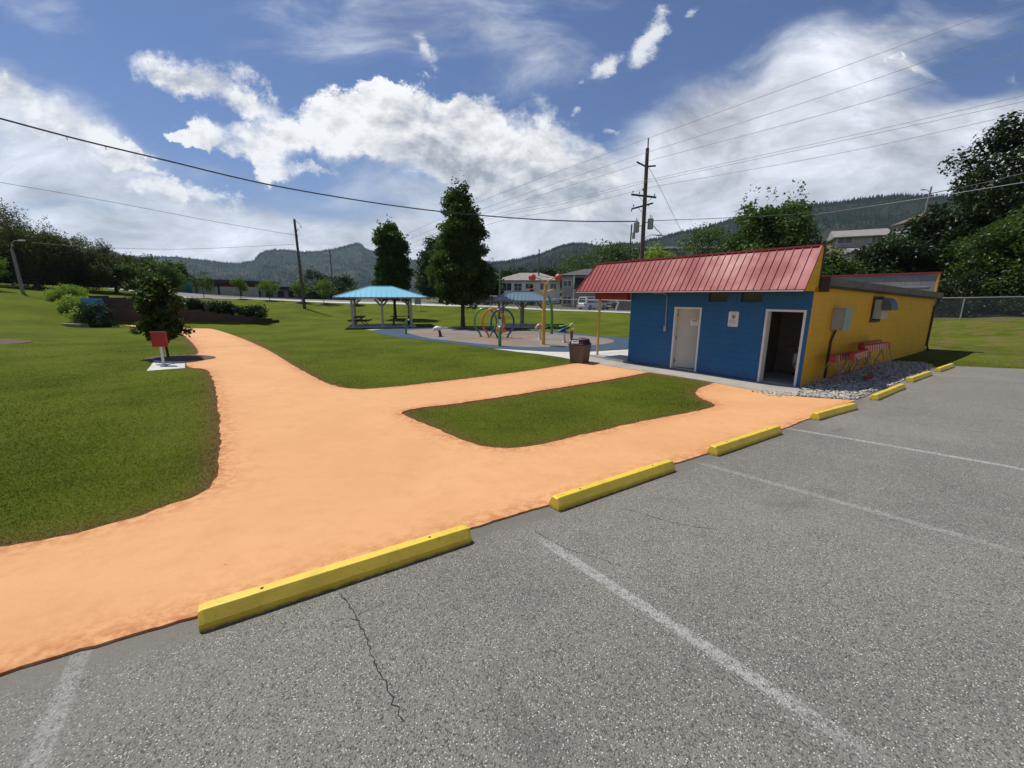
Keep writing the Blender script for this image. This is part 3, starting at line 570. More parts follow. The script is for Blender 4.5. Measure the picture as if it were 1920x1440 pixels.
SL=[(stripe1[0],.5,-.1,3.),(stripe2[0],.8,.35,2.35),(stripe3[0],.5,.1,2.6),(stripe4[0],1.,0.,3.2)]
def f_lot(t,tc):
    v=t.n('ShaderNodeTexVoronoi'); t.put(v.inputs['Vector'],tc); v.inputs['Scale'].default_value=135.; v.inputs['Randomness'].default_value=1.
    r,g,b=t.n2('ShaderNodeSeparateColor',v.outputs['Color'])[:3]
    v2=t.n('ShaderNodeTexVoronoi'); t.put(v2.inputs['Vector'],tc); v2.inputs['Scale'].default_value=190.
    r2=t.n2('ShaderNodeSeparateColor',v2.outputs['Color'])[0]
    n1=t.noise(tc,.45,5,.6,.6); n2=t.noise(tc,4.,5,.65); n3=t.noise(tc,26.,3,.6)
    base=t.mix(t.mr(n1,.35,.7),C4((.20,.186,.158)),C4((.150,.140,.120)))
    base=t.mix(t.m('MULTIPLY',t.mr(n2,.45,.75),.35),base,C4((.10,.095,.085)))
    c=t.mix(t.m('MULTIPLY',t.mr(r2,.2,1.,0.,1.),.55),base,C4((.30,.285,.255)))
    c=t.mix(t.m('MULTIPLY',t.mr(g,.42,.05,0.,1.),.8),c,C4((.050,.047,.042)))
    chip=t.m('MULTIPLY',t.m('GREATER_THAN',r,.91),t.m('LESS_THAN',v.outputs['Distance'],.45))
    c=t.mix(chip,c,t.mix(b,C4((.42,.40,.35)),C4((.66,.63,.57))))
    at=t.n('ShaderNodeAttribute',attribute_name='edge').outputs['Fac']; c=t.mix(t.m('MULTIPLY',t.mr(t.m('ADD',at,t.m('MULTIPLY',t.m('SUBTRACT',t.noise(tc,6.,5,.6),.5),.8)),.15,.7),.85),c,t.mix(t.noise(tc,70.,3,.6),C4((.11,.10,.082)),C4((.19,.175,.145))))
    sv=t.n('ShaderNodeTexVoronoi'); t.put(sv.inputs['Vector'],t.vm('ADD',tc,t.vm('SCALE',t.noise(tc,40.,2,.5,color=True),scale=.03))); sv.inputs['Scale'].default_value=2.6
    sp=t.m('LESS_THAN',sv.outputs['Distance'],t.mr(t.n2('ShaderNodeSeparateColor',sv.outputs['Color'])[0],.5,1.,0.,.032)); c=t.mix(t.m('MULTIPLY',sp,.8),c,C4((.025,.02,.016)))
    oil=t.mr(t.noise(tc,.9,4,.55,.8),.63,.74); c=t.mix(t.m('MULTIPLY',oil,.35),c,C4((.06,.055,.05)))
    c=t.mix(t.m('MULTIPLY',t.mr(t.noise(t.vm('MULTIPLY',tc,(1.6,1.,1.)),.23,6,.6),.50,.68),.22),c,C4((.30,.285,.25)))
    # worn painted bay lines (real paint on the asphalt, in world metres)
    q=None
    for (px,py),k,sa,sb in SL:
        du=t.vm('DOT_PRODUCT',t.vm('SUBTRACT',tc,(px,py,0.)),(.575,-.818,0.),out=1); dv=t.vm('DOT_PRODUCT',t.vm('SUBTRACT',tc,(px,py,0.)),(.818,.575,0.),out=1)
        a=t.m('MULTIPLY',t.mr(t.m('ABSOLUTE',dv),.055,.035),t.m('MULTIPLY',t.mr(du,sa-.2,sa+.2),t.mr(du,sb+.4,sb-.3)))
        q=t.m('MULTIPLY',a,k) if q is None else t.m('MAXIMUM',q,t.m('MULTIPLY',a,k))
    wear=t.mr(t.m('ADD',t.m('MULTIPLY',n3,.6),t.m('MULTIPLY',t.noise(tc,90.,2,.6),.6)),.52,.62)
    c=t.mix(t.m('MULTIPLY',t.m('MULTIPLY',q,wear),.42),c,C4((.62,.61,.58)))
    h=t.m('ADD',t.m('MULTIPLY',v.outputs['Distance'],-1.),t.m('ADD',t.m('MULTIPLY',v2.outputs['Distance'],-.5),t.m('MULTIPLY',n3,.5)))
    return c,.85,h,.006,.75
def f_simple(c1,c2,s,b,d=.01,st=.4,c3=None,s3=60.):
    def f(t,tc):
        n=t.noise(tc,s,6,.65); c=t.mix(t.mr(n,.35,.7),C4(c1),C4(c2)); n3=t.noise(tc,s3,3,.6)
        if c3: c=t.mix(t.m('MULTIPLY',t.mr(n3,.4,.7),.6),c,C4(c3))
        return c,.88,t.m('ADD',n3,n),d,st
    return f
def f_beige(t,tc):
    n=t.noise(tc,.35,5,.6,1.); n2=t.noise(tc,.2,3,.5,2.)
    c=t.mix(t.mr(n,.4,.6),C4((.225,.155,.105)),C4((.19,.15,.12))); c=t.mix(t.mr(n2,.50,.56),c,C4((.20,.185,.16)))
    return c,.85,t.noise(tc,80,3),.005,.4
G_lawn=gmat('mown_grass',f_lawn); G_path=gmat('orange_rubber_path',f_path); G_lot=gmat('weathered_asphalt',f_lot)
G_blue=gmat('blue_rubber',f_simple((.040,.070,.115),(.055,.085,.13),1.,0,.005,.4,(.028,.052,.09)))
G_beige=gmat('beige_rubber',f_beige)
G_conc=gmat('concrete_walk',f_simple((.37,.35,.30),(.28,.265,.23),1.2,0,.008,.5,(.26,.25,.22)))
G_pale=gmat('pale_concrete_slab',f_simple((.55,.53,.48),(.46,.44,.40),1.,0,.005,.3))
G_street=gmat('street_asphalt',f_simple((.20,.19,.18),(.15,.145,.14),.6,0))
G_gravb=gmat('gravel_soil',f_simple((.10,.09,.075),(.06,.055,.045),3.,0,.02,.8,(.16,.15,.13),25.))
G_hill=gmat('dry_ground',f_simple((.075,.085,.03),(.13,.115,.055),.03,0,.05,.5,(.04,.055,.02),.6))
region('lawn',['lawn'],G_lawn,attr=True)
region('path',['path'],G_path,.018,.03,attr=True)
region('parking_lot',['lot'],G_lot,attr=True)
region('concrete_walk',['walk'],G_conc,.03,.06)
region('gravel_bed',['gravel'],G_gravb)
region('splash_pad_border',['pado'],G_blue,.01,.03)
region('splash_pad_surface',['padi'],G_beige,.01,.03)
region('pale_pavement',['cres','cres2','spad'],G_pale,.012,.04)
region('sidewalk',['sidew'],G_pale,.02,.1)
region('street',['street'],G_street)
region('terrain',['hill'],G_hill)
# grass blades: size grows with distance so that the count stays even
def blades():
    n=760000
    r=2.6*np.exp(rng.uniform(0,np.log(44/2.6),n)); th=rng.uniform(-1.08,.95,n)
    P=np.c_[r*np.sin(th),r*np.cos(th)]
    ok=np.ones(n,bool)
    for nm in('path','lot','walk','gravel','pado','cres','cres2','spad'):
        ok&=~inside(P,dict(POLYS)[nm])
    ok|=inside(P,ISL)
    ok&=~inside(P,LOT)&~inside(P,BLD)
    P=P[ok]; r=r[ok]; m=len(P)
    ed=edist(P); keep=(ed>.04)|(rng.random(m)<.5); P=P[keep];r=r[keep];ed=ed[keep];m=len(P)
    z=GG(P[:,0],P[:,1]); ang=rng.uniform(0,2*np.pi,m); wd=np.clip(.00075*r,.003,.028)*rng.uniform(.7,1.3,m)
    patch=.75+.5*np.sin(P[:,0]*1.3+np.sin(P[:,1]*.9)*2)*np.sin(P[:,1]*1.1)
    h=rng.uniform(.010,.030,m)*(.8+.25*patch)*np.clip(1.25-r/44,.3,1.); lean=rng.uniform(.01,.045,m); la=rng.uniform(0,2*np.pi,m)
    dx=np.c_[np.cos(ang)*wd,np.sin(ang)*wd,np.zeros(m)]; base=np.c_[P,z-.004]
    V=np.empty((m,3,3)); V[:,0]=base-dx; V[:,1]=base+dx; V[:,2]=base+np.c_[np.cos(la)*lean,np.sin(la)*lean,h]
    e=np.repeat(np.exp(-(ed/rng.uniform(.05,.26,m))**1.5),3)
    mt=bpy.data.materials.new('grass_blades'); mt.use_nodes=True; t=NT(mt.node_tree)
    g=t.n('ShaderNodeNewGeometry').outputs['Random Per Island']; tc=t.n('ShaderNodeTexCoord').outputs['Object']
    c=t.mix(g,C4((.100,.140,.012)),C4((.24,.28,.038))); c=t.mix(t.mr(t.noise(tc,.35,4,.6),.35,.68),c,C4((.082,.120,.010)))
    c=t.mix(t.m('MULTIPLY',t.mr(t.noise(tc,2.2,6,.7),.48,.72),.6),c,C4((.19,.205,.03)))
    c=t.mix(t.m('GREATER_THAN',g,.95),c,C4((.30,.27,.12)))
    x,y,zz=t.sep(tc); dry=t.m('MULTIPLY',t.mr(x,13.,19.),t.mr(t.noise(t.vm('MULTIPLY',tc,(1.,2.2,1.)),.9,5,.65),.42,.62)); c=t.mix(t.m('MULTIPLY',dry,.7),c,C4((.18,.14,.06)))
    c=t.mix(t.n('ShaderNodeAttribute',attribute_name='edge').outputs['Fac'],c,t.mix(g,C4((.10,.055,.022)),C4((.34,.21,.09))))
    d=t.n('ShaderNodeBsdfDiffuse'); t.put(d.inputs[0],c); tr=t.n('ShaderNodeBsdfTranslucent'); t.put(tr.inputs[0],c); a=t.n('ShaderNodeMixShader'); a.inputs[0].default_value=.35
    t.t.links.new(d.outputs[0],a.inputs[1]); t.t.links.new(tr.outputs[0],a.inputs[2]); o=t.n('ShaderNodeOutputMaterial'); t.t.links.new(a.outputs[0],o.inputs[0])
    ob=npmesh('grass',V.reshape(-1,3),np.arange(m*3).reshape(-1,3),mt,attr={'edge':e}); tag(ob,'short mown green lawn grass beside the orange path','grass',kind='stuff')
blades()
# stones
def stones():
    P=[]; lo=np.array(GRAV).min(0); hi=np.array(GRAV).max(0)
    Q=rng.uniform(lo,hi,(16000,2)); Q=Q[inside(Q,GRAV)&~inside(Q,BLD)]
    # a few strays on the walk edge
    Q=np.r_[Q,np.array([walk[4]])+rng.normal(0,.22,(140,2))]; Q=Q[~inside(Q,LOT)|(rng.random(len(Q))<.1)]
    n=len(Q); ph=(1+5**.5)/2
    ico=np.array([(-1,ph,0),(1,ph,0),(-1,-ph,0),(1,-ph,0),(0,-1,ph),(0,1,ph),(0,-1,-ph),(0,1,-ph),(ph,0,-1),(ph,0,1),(-ph,0,-1),(-ph,0,1)])/1.9
    fi=np.array([(0,11,5),(0,5,1),(0,1,7),(0,7,10),(0,10,11),(1,5,9),(5,11,4),(11,10,2),(10,7,6),(7,1,8),(3,9,4),(3,4,2),(3,2,6),(3,6,8),(3,8,9),(4,9,5),(2,4,11),(6,2,10),(8,6,7),(9,8,1)])
    s=rng.uniform(.018,.05,n)[:,None]*rng.uniform(.6,1.25,(n,3)); s[:,2]*=.7
    V=ico[None]*s[:,None]*rng.uniform(.85,1.15,(n,12,1)); a=rng.uniform(0,6.28,n); c,sn=np.cos(a)[:,None],np.sin(a)[:,None]
    X=V[...,0]*c-V[...,1]*sn; Y=V[...,0]*sn+V[...,1]*c
    z=GG(Q[:,0],Q[:,1])+rng.uniform(.0,.035,n)
    V=np.stack([X+Q[:,0:1],Y+Q[:,1:2],V[...,2]+z[:,None]],-1)
    F=(fi[None]+12*np.arange(n)[:,None,None]).reshape(-1,3)
    m=bpy.data.materials.new('river_stone'); m.use_nodes=True; t=NT(m.node_tree)
    g=t.n('ShaderNodeNewGeometry').outputs['Random Per Island']; c=t.mix(t.mr(g,0,1,0,1,False),C4((.27,.25,.21)),C4((.56,.53,.45))); c=t.mix(t.m('GREATER_THAN',g,.82),c,C4((.22,.20,.17)))
    b=t.n('ShaderNodeBsdfPrincipled'); t.put(b.inputs['Base Color'],c); b.inputs['Roughness'].default_value=.75; o=t.n('ShaderNodeOutputMaterial'); t.t.links.new(b.outputs[0],o.inputs[0])
    tag(npmesh('gravel',V.reshape(-1,3),F,m,smooth=True),'grey and white river stones beside the yellow wall','gravel',kind='stuff')
stones()
# cracks
def crack(line,w=.006,amp=.012):
    d=dens(line,.03,False); D=np.array(d); D+=rng.normal(0,amp*.5,D.shape); t=np.gradient(D,axis=0); t/=np.linalg.norm(t,axis=1)[:,None]; nn=np.c_[-t[:,1],t[:,0]]
    ww=w*rng.uniform(.3,1.2,len(D))[:,None]; A=D-nn*ww;B=D+nn*ww; V=np.r_[np.c_[A,GG(A[:,0],A[:,1])+.0035],np.c_[B,GG(B[:,0],B[:,1])+.0035]]; n=len(D)
    return V,np.array([(i,i+1,n+i+1,n+i) for i in range(n-1)])
CR=[(crack,.005),([(-.96,2.24),(-1.05,2.25),(-1.10,2.22)],.0018),([(-.93,2.2),(-1.02,2.17),(-1.07,2.19)],.0016),([(-.99,2.28),(-.92,2.33),(-.84,2.40)],.0018),([(1.1,3.7),(1.5,3.38),(1.8,3.25)],.0025),([(.83,2.75),(.45,3.0),(.2,3.3)],.002)]
VV=[];FF=[];b=0
for ln,wd in [(CRACKLINE,.0035)]+CR[1:]:
    V,F=crack(ln,wd); VV.append(V);FF.append(F+b); b+=len(V)
tag(npmesh('asphalt_crack',np.vstack(VV),np.vstack(FF),M['dark']),kind='structure')

# ---------------------------------------------------------------- wheel stops
def stop_mesh(Ln,parent):
    # profile across (y,z); near side is -y
    pr=[(-.078,0),(-.080,.055),(-.036,.125),(.036,.125),(.080,.055),(.078,0)]
    b=MB(); xs=[0,.03]+[Ln*k/8 for k in range(1,8)]+[Ln-.03,Ln]; n=len(pr); vs=[];fs=[]
    for i,x in enumerate(xs):
        k=.93 if i in(0,len(xs)-1) else 1.
        for y,z in pr: vs.append((x,y*k+random.uniform(-.0012,.0012),z*k+random.uniform(-.001,.001)))
    for i in range(len(xs)-1):
        for j in range(n-1): fs.append((i*n+j,(i+1)*n+j,(i+1)*n+j+1,i*n+j+1))
    fs.append(tuple(range(n))[::-1][::-1]); fs.append(tuple((len(xs)-1)*n+j for j in range(n))[::-1])
    b.add(vs,fs); o=b.build('concrete_bar',M['yellow'],parent,.004)
    for x in(.34,Ln-.34):
        h=MB(); h.tube([(x,0,.118),(x,0,.1262)],.011,10); h.build('anchor_bolt',M['black'],parent)
stops=[((-1.89,2.14),(-.33,3.12),'longest looking yellow wheel stop nearest the camera, at the lower left of the row'),
((.46,3.66),(1.98,4.68),'second yellow wheel stop with a chipped rounded near end, centre of the lot edge'),
((2.74,5.19),(4.24,6.19),'third yellow wheel stop from the camera, its left end touching the orange path'),
((5.40,6.98),(6.84,7.90),'yellow wheel stop at the tip of the orange path beside the pale stones'),
((8.02,8.80),(9.80,10.05),'yellow wheel stop alongside the dark gravel bed and red barricades'),
((10.84,10.95),(12.50,12.10),'second to last yellow wheel stop, past the gravel bed'),
((13.45,12.78),(15.0,13.85),'farthest yellow wheel stop at the corner of the green bank')]
for A,B,lab in stops:
    a=math.atan2(B[1]-A[1],B[0]-A[0]); Ln=math.hypot(B[0]-A[0],B[1]-A[1]); ux,uy=-math.sin(a),math.cos(a)
    x,y=A[0]+ux*.08,A[1]+uy*.08
    z0=gz(x,y); z1=gz(B[0]+ux*.08,B[1]+uy*.08)
    t=thing('wheel_stop',lab,'wheel stop',(x,y,z0+.004),a,'yellow wheel stops along the lot edge'); t.rotation_euler=(0,-math.atan2(z1-z0,Ln),a)
    stop_mesh(Ln,t)
# ---------------------------------------------------------------- washroom building
BR=math.atan2(.575,.818)
B=thing('washroom_building','small blue and yellow block washroom building with red metal awning roof','building',(8.0,11.24,0),BR)
def wall_open(u0,u1,z0,z1,th,ops,along='y',at=0.,inward=1,extra=()):
    """solid slab with rectangular openings, only outer faces"""
    us=sorted({u0,u1}|{a for o in ops for a in o[:2]}|set(extra)); zs=sorted({z0,z1}|{a for o in ops for a in o[2:]})
    solid={}
    for i in range(len(us)-1):
        for j in range(len(zs)-1):
            cu=(us[i]+us[i+1])/2;cz=(zs[j]+zs[j+1])/2
            solid[i,j]=not any(o[0]<cu<o[1] and o[2]<cz<o[3] for o in ops)
    b=MB()
    def P(u,d,z): return (at+d*inward,u,z) if along=='y' else (u,at+d*inward,z)
    for (i,j),s in solid.items():
        if not s: continue
        a,c,e,f=us[i],us[i+1],zs[j],zs[j+1]
        b.quad(P(a,0,e),P(c,0,e),P(c,0,f),P(a,0,f)); b.quad(P(a,th,e),P(a,th,f),P(c,th,f),P(c,th,e))
        if not solid.get((i-1,j)): b.quad(P(a,0,e),P(a,0,f),P(a,th,f),P(a,th,e))
        if not solid.get((i+1,j)): b.quad(P(c,0,e),P(c,th,e),P(c,th,f),P(c,0,f))
        if not solid.get((i,j-1)): b.quad(P(a,0,e),P(a,th,e),P(c,th,e),P(c,0,e))
        if not solid.get((i,j+1)): b.quad(P(a,0,f),P(c,0,f),P(c,th,f),P(a,th,f))
    return b
FW=6.0; BL=13.4
D1=(3.1,4.10); D2=(.10,1.13); dz=2.12
WA=(2.31,2.90,2.31,2.60); WB=(1.28,1.88,2.31,2.60)
fw=wall_open(0.0,FW,-.35,2.72,.2,[(D1[0],D1[1],0,dz),(D2[0],D2[1],0,dz),WA,WB]); fw.build('front_wall',M['wallblue'],B)
# low slab the walls stand on
sb=MB(); sb.box(.0,BL-.002,.0,FW-.002,-.5,-.003); sb.build('floor_slab',M['conc'],B)
sw=wall_open(.201,BL,-.4,2.84,.2,[(4.95,5.75,1.72,2.44)],along='x',at=0.,inward=1)
# slope the top of the side wall with the roof
for i,v in enumerate(sw.v):
    if v[2]>2.8: sw.v[i]=(v[0],v[1],2.84-.30*v[0]/BL)
for i,v in enumerate(sw.v):
    if v[0]<.201 and v[1]>.01 and False: pass
sw2=MB(); sw2.v=[(x,y-.004,z) for x,y,z in sw.v]; sw2.f=list(sw.f); sw2.mi=list(sw.mi); sw2.sm=list(sw.sm); sw2.box(.0,.2005,-.004,-.0008,-.4,2.72); sw2.build('side_wall',M['wallyel'],B)
lw=MB(); lw.box(.2,BL-.2,FW-.2,FW,-.4,2.6); lw.build('far_wall',M['wallblue'],B)
rw=MB(); rw.box(BL-.2,BL-.003,.051,FW,-.4,3.50); rw.build('rear_parapet',M['block'],B)
re=MB(); re.box(BL-.22,BL,.0,.05,2.55,3.505); re.build('parapet_end',M['wallyel'],B)
rc=MB(); rc.box(BL-.26,BL+.05,-.05,FW+.05,3.51,3.58); rc.build('parapet_cap',M['reddark'],B)
fl=MB(); fl.box(BL-.215,BL-.203,.25,FW,2.92,2.97); fl.build('roof_flashing',M['galv'],B)
# inner rooms
rm=MB(); rm.box(.203,2.6,1.75,1.87,0,2.6); rm.box(2.55,2.65,.2,FW-.2,0,2.6); rm.box(.203,2.55,.2,FW-.2,2.55,2.6); rm.box(.203,2.55,.202,.22,0,2.55); rm.build('inner_wall',M['room'],B)
# red mansard in front with ribbed metal sheets
e0=(-.74,2.655); r0=(-.02,3.76); yA=-.02; yBe=8.30; yBr=7.80
def rib_sheet(b,p0,p1,q0,q1,n,h=.022,th=.02):
    """sheet from bottom edge p0->p1 to top edge q0->q1 with n standing ribs"""
    p0,p1,q0,q1=map(Vector,(p0,p1,q0,q1)); nn=(p1-p0).cross(q0-p0).normalized()
    if nn.z<0: nn=-nn
    b.quad(p0,p1,q1,q0); b.quad(p0-nn*th,q0-nn*th,q1-nn*th,p1-nn*th)
    b.quad(p0,p0-nn*th,p1-nn*th,p1)
    d=(p1-p0).normalized()
    for i in range(n+1):
        f=i/n; a=p0.lerp(p1,f); c=a+(q0-p0)  # parallel ribs
        # clip to the sheet's top edge
        A=a; 
        s=(q0-p0); 
        # parameter where the rib leaves through the sloping hip side
        tt=1.
        L1=(p1-p0).length; L2=(q1-q0).length; x=f*L1
        if x>L2+1e-6 and L1>L2: tt=max(0.,(L1-x)/(L1-L2))
        if tt<.03: continue
        Cc=A+s*tt; w_=d*.018; w2=d*.008
        if i in (0,): A=A+w_;Cc=Cc+w_
        if i==n: A=A-w_;Cc=Cc-w_
        hh=nn*h
        b.add([A-w_,A+w_,A+w2+hh,A-w2+hh,Cc-w_,Cc+w_,Cc+w2+hh,Cc-w2+hh],[(0,1,2,3),(5,4,7,6),(0,3,7,4),(3,2,6,7),(2,1,5,6)])
ms=MB(); rib_sheet(ms,(e0[0],yA,e0[1]),(e0[0],yBe,e0[1]),(r0[0],yA,r0[1]),(r0[0],yBr,r0[1]),40)
ms.build('awning_sheet',M['redroof'],B)
hp=MB(); rib_sheet(hp,(e0[0],yBe,e0[1]),(.25,yBe,e0[1]),(r0[0],yBr,r0[1]),(.25,yBr,r0[1]),4); hp.build('awning_hip',M['redroof'],B)
rg=MB(); rg.box(-.06,.22,-.05,yBr+.02,3.755,3.80); rg.bar((e0[0]-.005,yBe+.01,e0[1]+.01),(r0[0],yBr+.01,r0[1]+.02),.06,.03); rg.build('ridge_cap',M['redroof'],B)
ed=MB(); ed.box(e0[0]-.012,e0[0]+.02,yA,yBe+.0,e0[1]-.045,e0[1]-.022); ed.build('eave_trim',M['white'],B)
gy=MB(); gy.prism([(-.735,2.62),(-.0,2.62),(-.0,3.74)],-.012,.012,Matrix(((1,0,0,0),(0,0,-1,0),(0,1,0,0),(0,0,0,1)))); gy.build('awning_gable',M['wallyel'],B)
gt=MB(); gt.bar((e0[0]-.01,-.03,e0[1]-.01),(r0[0]-.01,-.03,r0[1]+.0),.05,.05); gt.build('gable_trim',M['redroof'],B)
fp=MB(); fp.box(.0,.2,.03,yBr,2.722,3.75); fp.build('front_parapet',M['block'],B)
fpe=MB(); fpe.box(-.0,.2,-.004,.028,2.60,3.752); fpe.build('parapet_end',M['wallyel'],B)
fpt=MB(); fpt.box(.203,.245,-.03,.1,2.70,3.78); fpt.build('corner_trim',M['fasciad'],B)
sf=MB(); sf.box(-.73,.0,.02,yBe-.02,2.60,2.618); sf.build('awning_soffit',M['reddark'],B)
bm=MB(); bm.box(-.24,-.06,FW+.003,7.66,2.34,2.597); bm.build('porch_beam',M['reddark'],B)
pp=MB(); pp.tube([(-.12,7.5,.06),(-.12,7.5,2.34)],.048,14); pp.build('porch_post',M['ypole'],B)
pb=MB(); pb.box(-.22,-.02,7.40,7.60,.045,.062); pb.build('post_base',M['galv'],B)
# flat roof behind with deep fascia
fr=MB()
fr.add([(.25,-.18,2.90),(BL-.23,-.18,2.60),(BL-.23,FW+.1,2.60),(.25,FW+.1,2.90),(.25,-.18,2.80),(BL-.23,-.18,2.50),(BL-.23,FW+.1,2.50),(.25,FW+.1,2.80)],[(0,1,2,3),(4,7,6,5),(1,0,4,5),(0,3,7,4)]); fr.build('flat_roof',M['tarroof'],B)
fa=MB(); fa.add([(.26,-.22,2.97),(BL+.04,-.22,2.67),(BL+.04,-.185,2.67),(.26,-.185,2.97),(.26,-.22,2.77),(BL+.04,-.22,2.45),(BL+.04,-.185,2.45),(.26,-.185,2.77)],[(0,1,2,3),(4,7,6,5),(0,4,5,1),(1,5,6,2),(2,6,7,3),(3,7,4,0)]); fa.build('fascia_board',M['fascia'],B)
fd=MB(); fd.add([(.30,-.183,2.78),(BL,-.183,2.46),(BL,-.012,2.46),(.30,-.012,2.78),(.30,-.183,2.72),(BL,-.183,2.40),(BL,-.012,2.40),(.30,-.012,2.72)],[(0,1,2,3),(4,7,6,5),(0,4,5,1),(1,5,6,2),(2,6,7,3),(3,7,4,0)]); fd.build('eave_soffit',M['fasciad'],B)
cp_=MB(); cp_.box(.245,.30,-.24,.0,2.60,3.0); cp_.build('fascia_end',M['fasciad'],B)
dp=MB(); dp.tube([(BL-.15,-.15,2.45),(BL-.05,-.14,2.25),(BL-.12,-.05,2.10),(BL-.10,-.05,.35),(BL-.05,-.12,.12),(BL+.1,-.35,.08)],.04,10); dp.build('downpipe',M['fasciad'],B)
# door frames, doors
def frame(y0,y1):
    f=MB(); wd=.06
    for a,b_ in((y0-.0,y0+wd),(y1-wd,y1)): f.box(-.022,.222,a,b_,-.02,dz)
    f.box(-.022,.222,y0+wd,y1-wd,dz-wd,dz); return f.build('door_frame',M['white'],B,.004)
f1=frame(*D1); f2=frame(*D2)
for D in(D1,D2):
    s=MB(); s.box(-.0,.2,D[0]+.06,D[1]-.06,-.002,.012); s.build('threshold',M['conc'],B)
    l=MB(); l.box(-.012,-.002,D[0]-.12,D[1]+.12,dz+.10,dz+.13); l.build('lintel_joint',M['wallblue'],B)
dr=bpy.data.objects.new('door',None); COL.objects.link(dr); dr.parent=B; dr.location=(.15,D1[1]-.065,0); dr.rotation_euler=(0,0,R(13))
db=MB(); db.box(-.04,0,-.865,0,.03,dz-.065); panel=db.build('door_panel',M['door'],dr,.003)
for z in(.25,1.05,1.85): hg=MB(); hg.tube([(-.05,-.002,z-.05),(-.05,-.002,z+.05)],.012,8); hg.build('hinge',M['fasciad'],dr)
hn=MB(); hn.tube([(-.04,-.80,1.0),(-.09,-.80,1.0),(-.09,-.70,1.0)],.011,8); hn.build('door_handle',M['galv'],dr)
def text(body,size,mat,parent,loc,rot,name='lettering',ex=.0008,sx=1.):
    c=bpy.data.curves.new(name,'FONT'); c.body=body; c.size=size; c.extrude=ex; c.align_x='CENTER'; c.align_y='CENTER'; c.space_character=1.05
    o=bpy.data.objects.new(name,c); COL.objects.link(o); dg=bpy.context.evaluated_depsgraph_get(); me=bpy.data.meshes.new_from_object(o.evaluated_get(dg)); bpy.data.objects.remove(o)
    o=link(name,me,mat,parent); o.location=loc; o.rotation_euler=rot; o.scale=(sx,1,1); return o
FR=(R(90),0,R(-90))   # faces local -x
ds=MB(); ds.box(-.0425,-.0405,-.70,-.44,1.50,1.70); ds.build('door_sign',M['signw'],dr)
q=MB(); q.box(-.0435,-.0428,-.65,-.49,1.645,1.675); q.build('sign_text_line',M['signk'],dr)
for k in range(3):
    q=MB(); q.box(-.0435,-.0428,-.66+.01*k,-.48,1.60-.03*k,1.604-.03*k); q.build('sign_text_line',M['greymetal'],dr)
# small high vents
for W in(WA,WB):
    v=MB(); v.box(.06,.085,W[0],W[1],W[2],W[3]); o=v.build('vent_window',M['glass'],B)
    g=MB()
    g.box(-.006,.03,W[0]-.03,W[0],W[2]-.03,W[3]+.03); g.box(-.006,.03,W[1],W[1]+.03,W[2]-.03,W[3]+.03); g.box(-.006,.03,W[0],W[1],W[2]-.03,W[2]); g.box(-.006,.03,W[0],W[1],W[3],W[3]+.03)
    g.build('frame',M['wallblue'],o)
# notice sign on the blue wall
sg=MB(); 
def rrect(w,h,r,n=5):
    out=[]
    for cx,cy,a0 in((w/2-r,h/2-r,0),(-w/2+r,h/2-r,90),(-w/2+r,-h/2+r,180),(w/2-r,-h/2+r,270)):
        for i in range(n+1): a=R(a0+90*i/n); out.append((cx+r*math.cos(a),cy+r*math.sin(a)))
    return out
SM=Matrix.Translation((-.004,2.045,1.79))@Matrix(((0,0,-1,0),(-1,0,0,0),(0,1,0,0),(0,0,0,1)))
sg.prism(rrect(.31,.46,.03),0,.004,SM); sgn=sg.build('notice_sign',M['signw'],B)
def onsign(poly,z,mat,nm):
    b=MB(); b.prism(poly,z,z+.0008,SM); return b.build(nm,mat,sgn)
text('NOTICE',.052,M['signr'],sgn,(-.0095,2.045,1.972),FR)
circ=lambda cx,cy,r,n=28:[(cx+r*math.cos(2*math.pi*i/n),cy+r*math.sin(2*math.pi*i/n)) for i in range(n)]
onsign(circ(0,.075,.062),.0045,M['signk'],'sign_disc'); onsign(circ(0,.075,.044),.0055,M['signw'],'sign_disc')
hand=[(-.018,.045),(.016,.045),(.024,.068),(.034,.082),(.028,.088),(.016,.078),(.016,.104),(.009,.105),(.007,.085),(.004,.112),(-.003,.112),(-.003,.086),(-.009,.106),(-.015,.104),(-.012,.082),(-.021,.096),(-.026,.092),(-.021,.066)]
onsign(hand,.0065,M['signk'],'sign_symbol')
for k,(a,b_) in enumerate([(-.12,.12),(-.12,.11),(-.12,.05),(-.12,.12),(-.12,.08),(-.12,.11)]):
    z=-.022-.022*k; onsign([(a,z),(b_,z),(b_,z+.007),(a,z+.007)],.0045,M['greymetal'],'sign_text_line')
onsign([(-.12,-.20),(-.05,-.20),(-.05,-.185),(-.12,-.185)],.0045,M['signk'],'sign_text_line'); onsign([(-.02,-.20),(.11,-.20),(.11,-.193),(-.02,-.193)],.0045,M['greymetal'],'sign_text_line')
# conduit and switch box
cn=MB(); cn.tube([(-.5,4.7,2.585),(-.1,4.62,2.585),(-.03,4.48,2.56),(-.03,4.42,2.48),(-.03,4.40,1.46)],.017,8); cn.build('conduit',M['galv'],B)
cb_=MB(); cb_.box(-.075,-.004,4.35,4.45,1.26,1.46,ch=.008); cb_.build('switch_box',M['galv'],B)
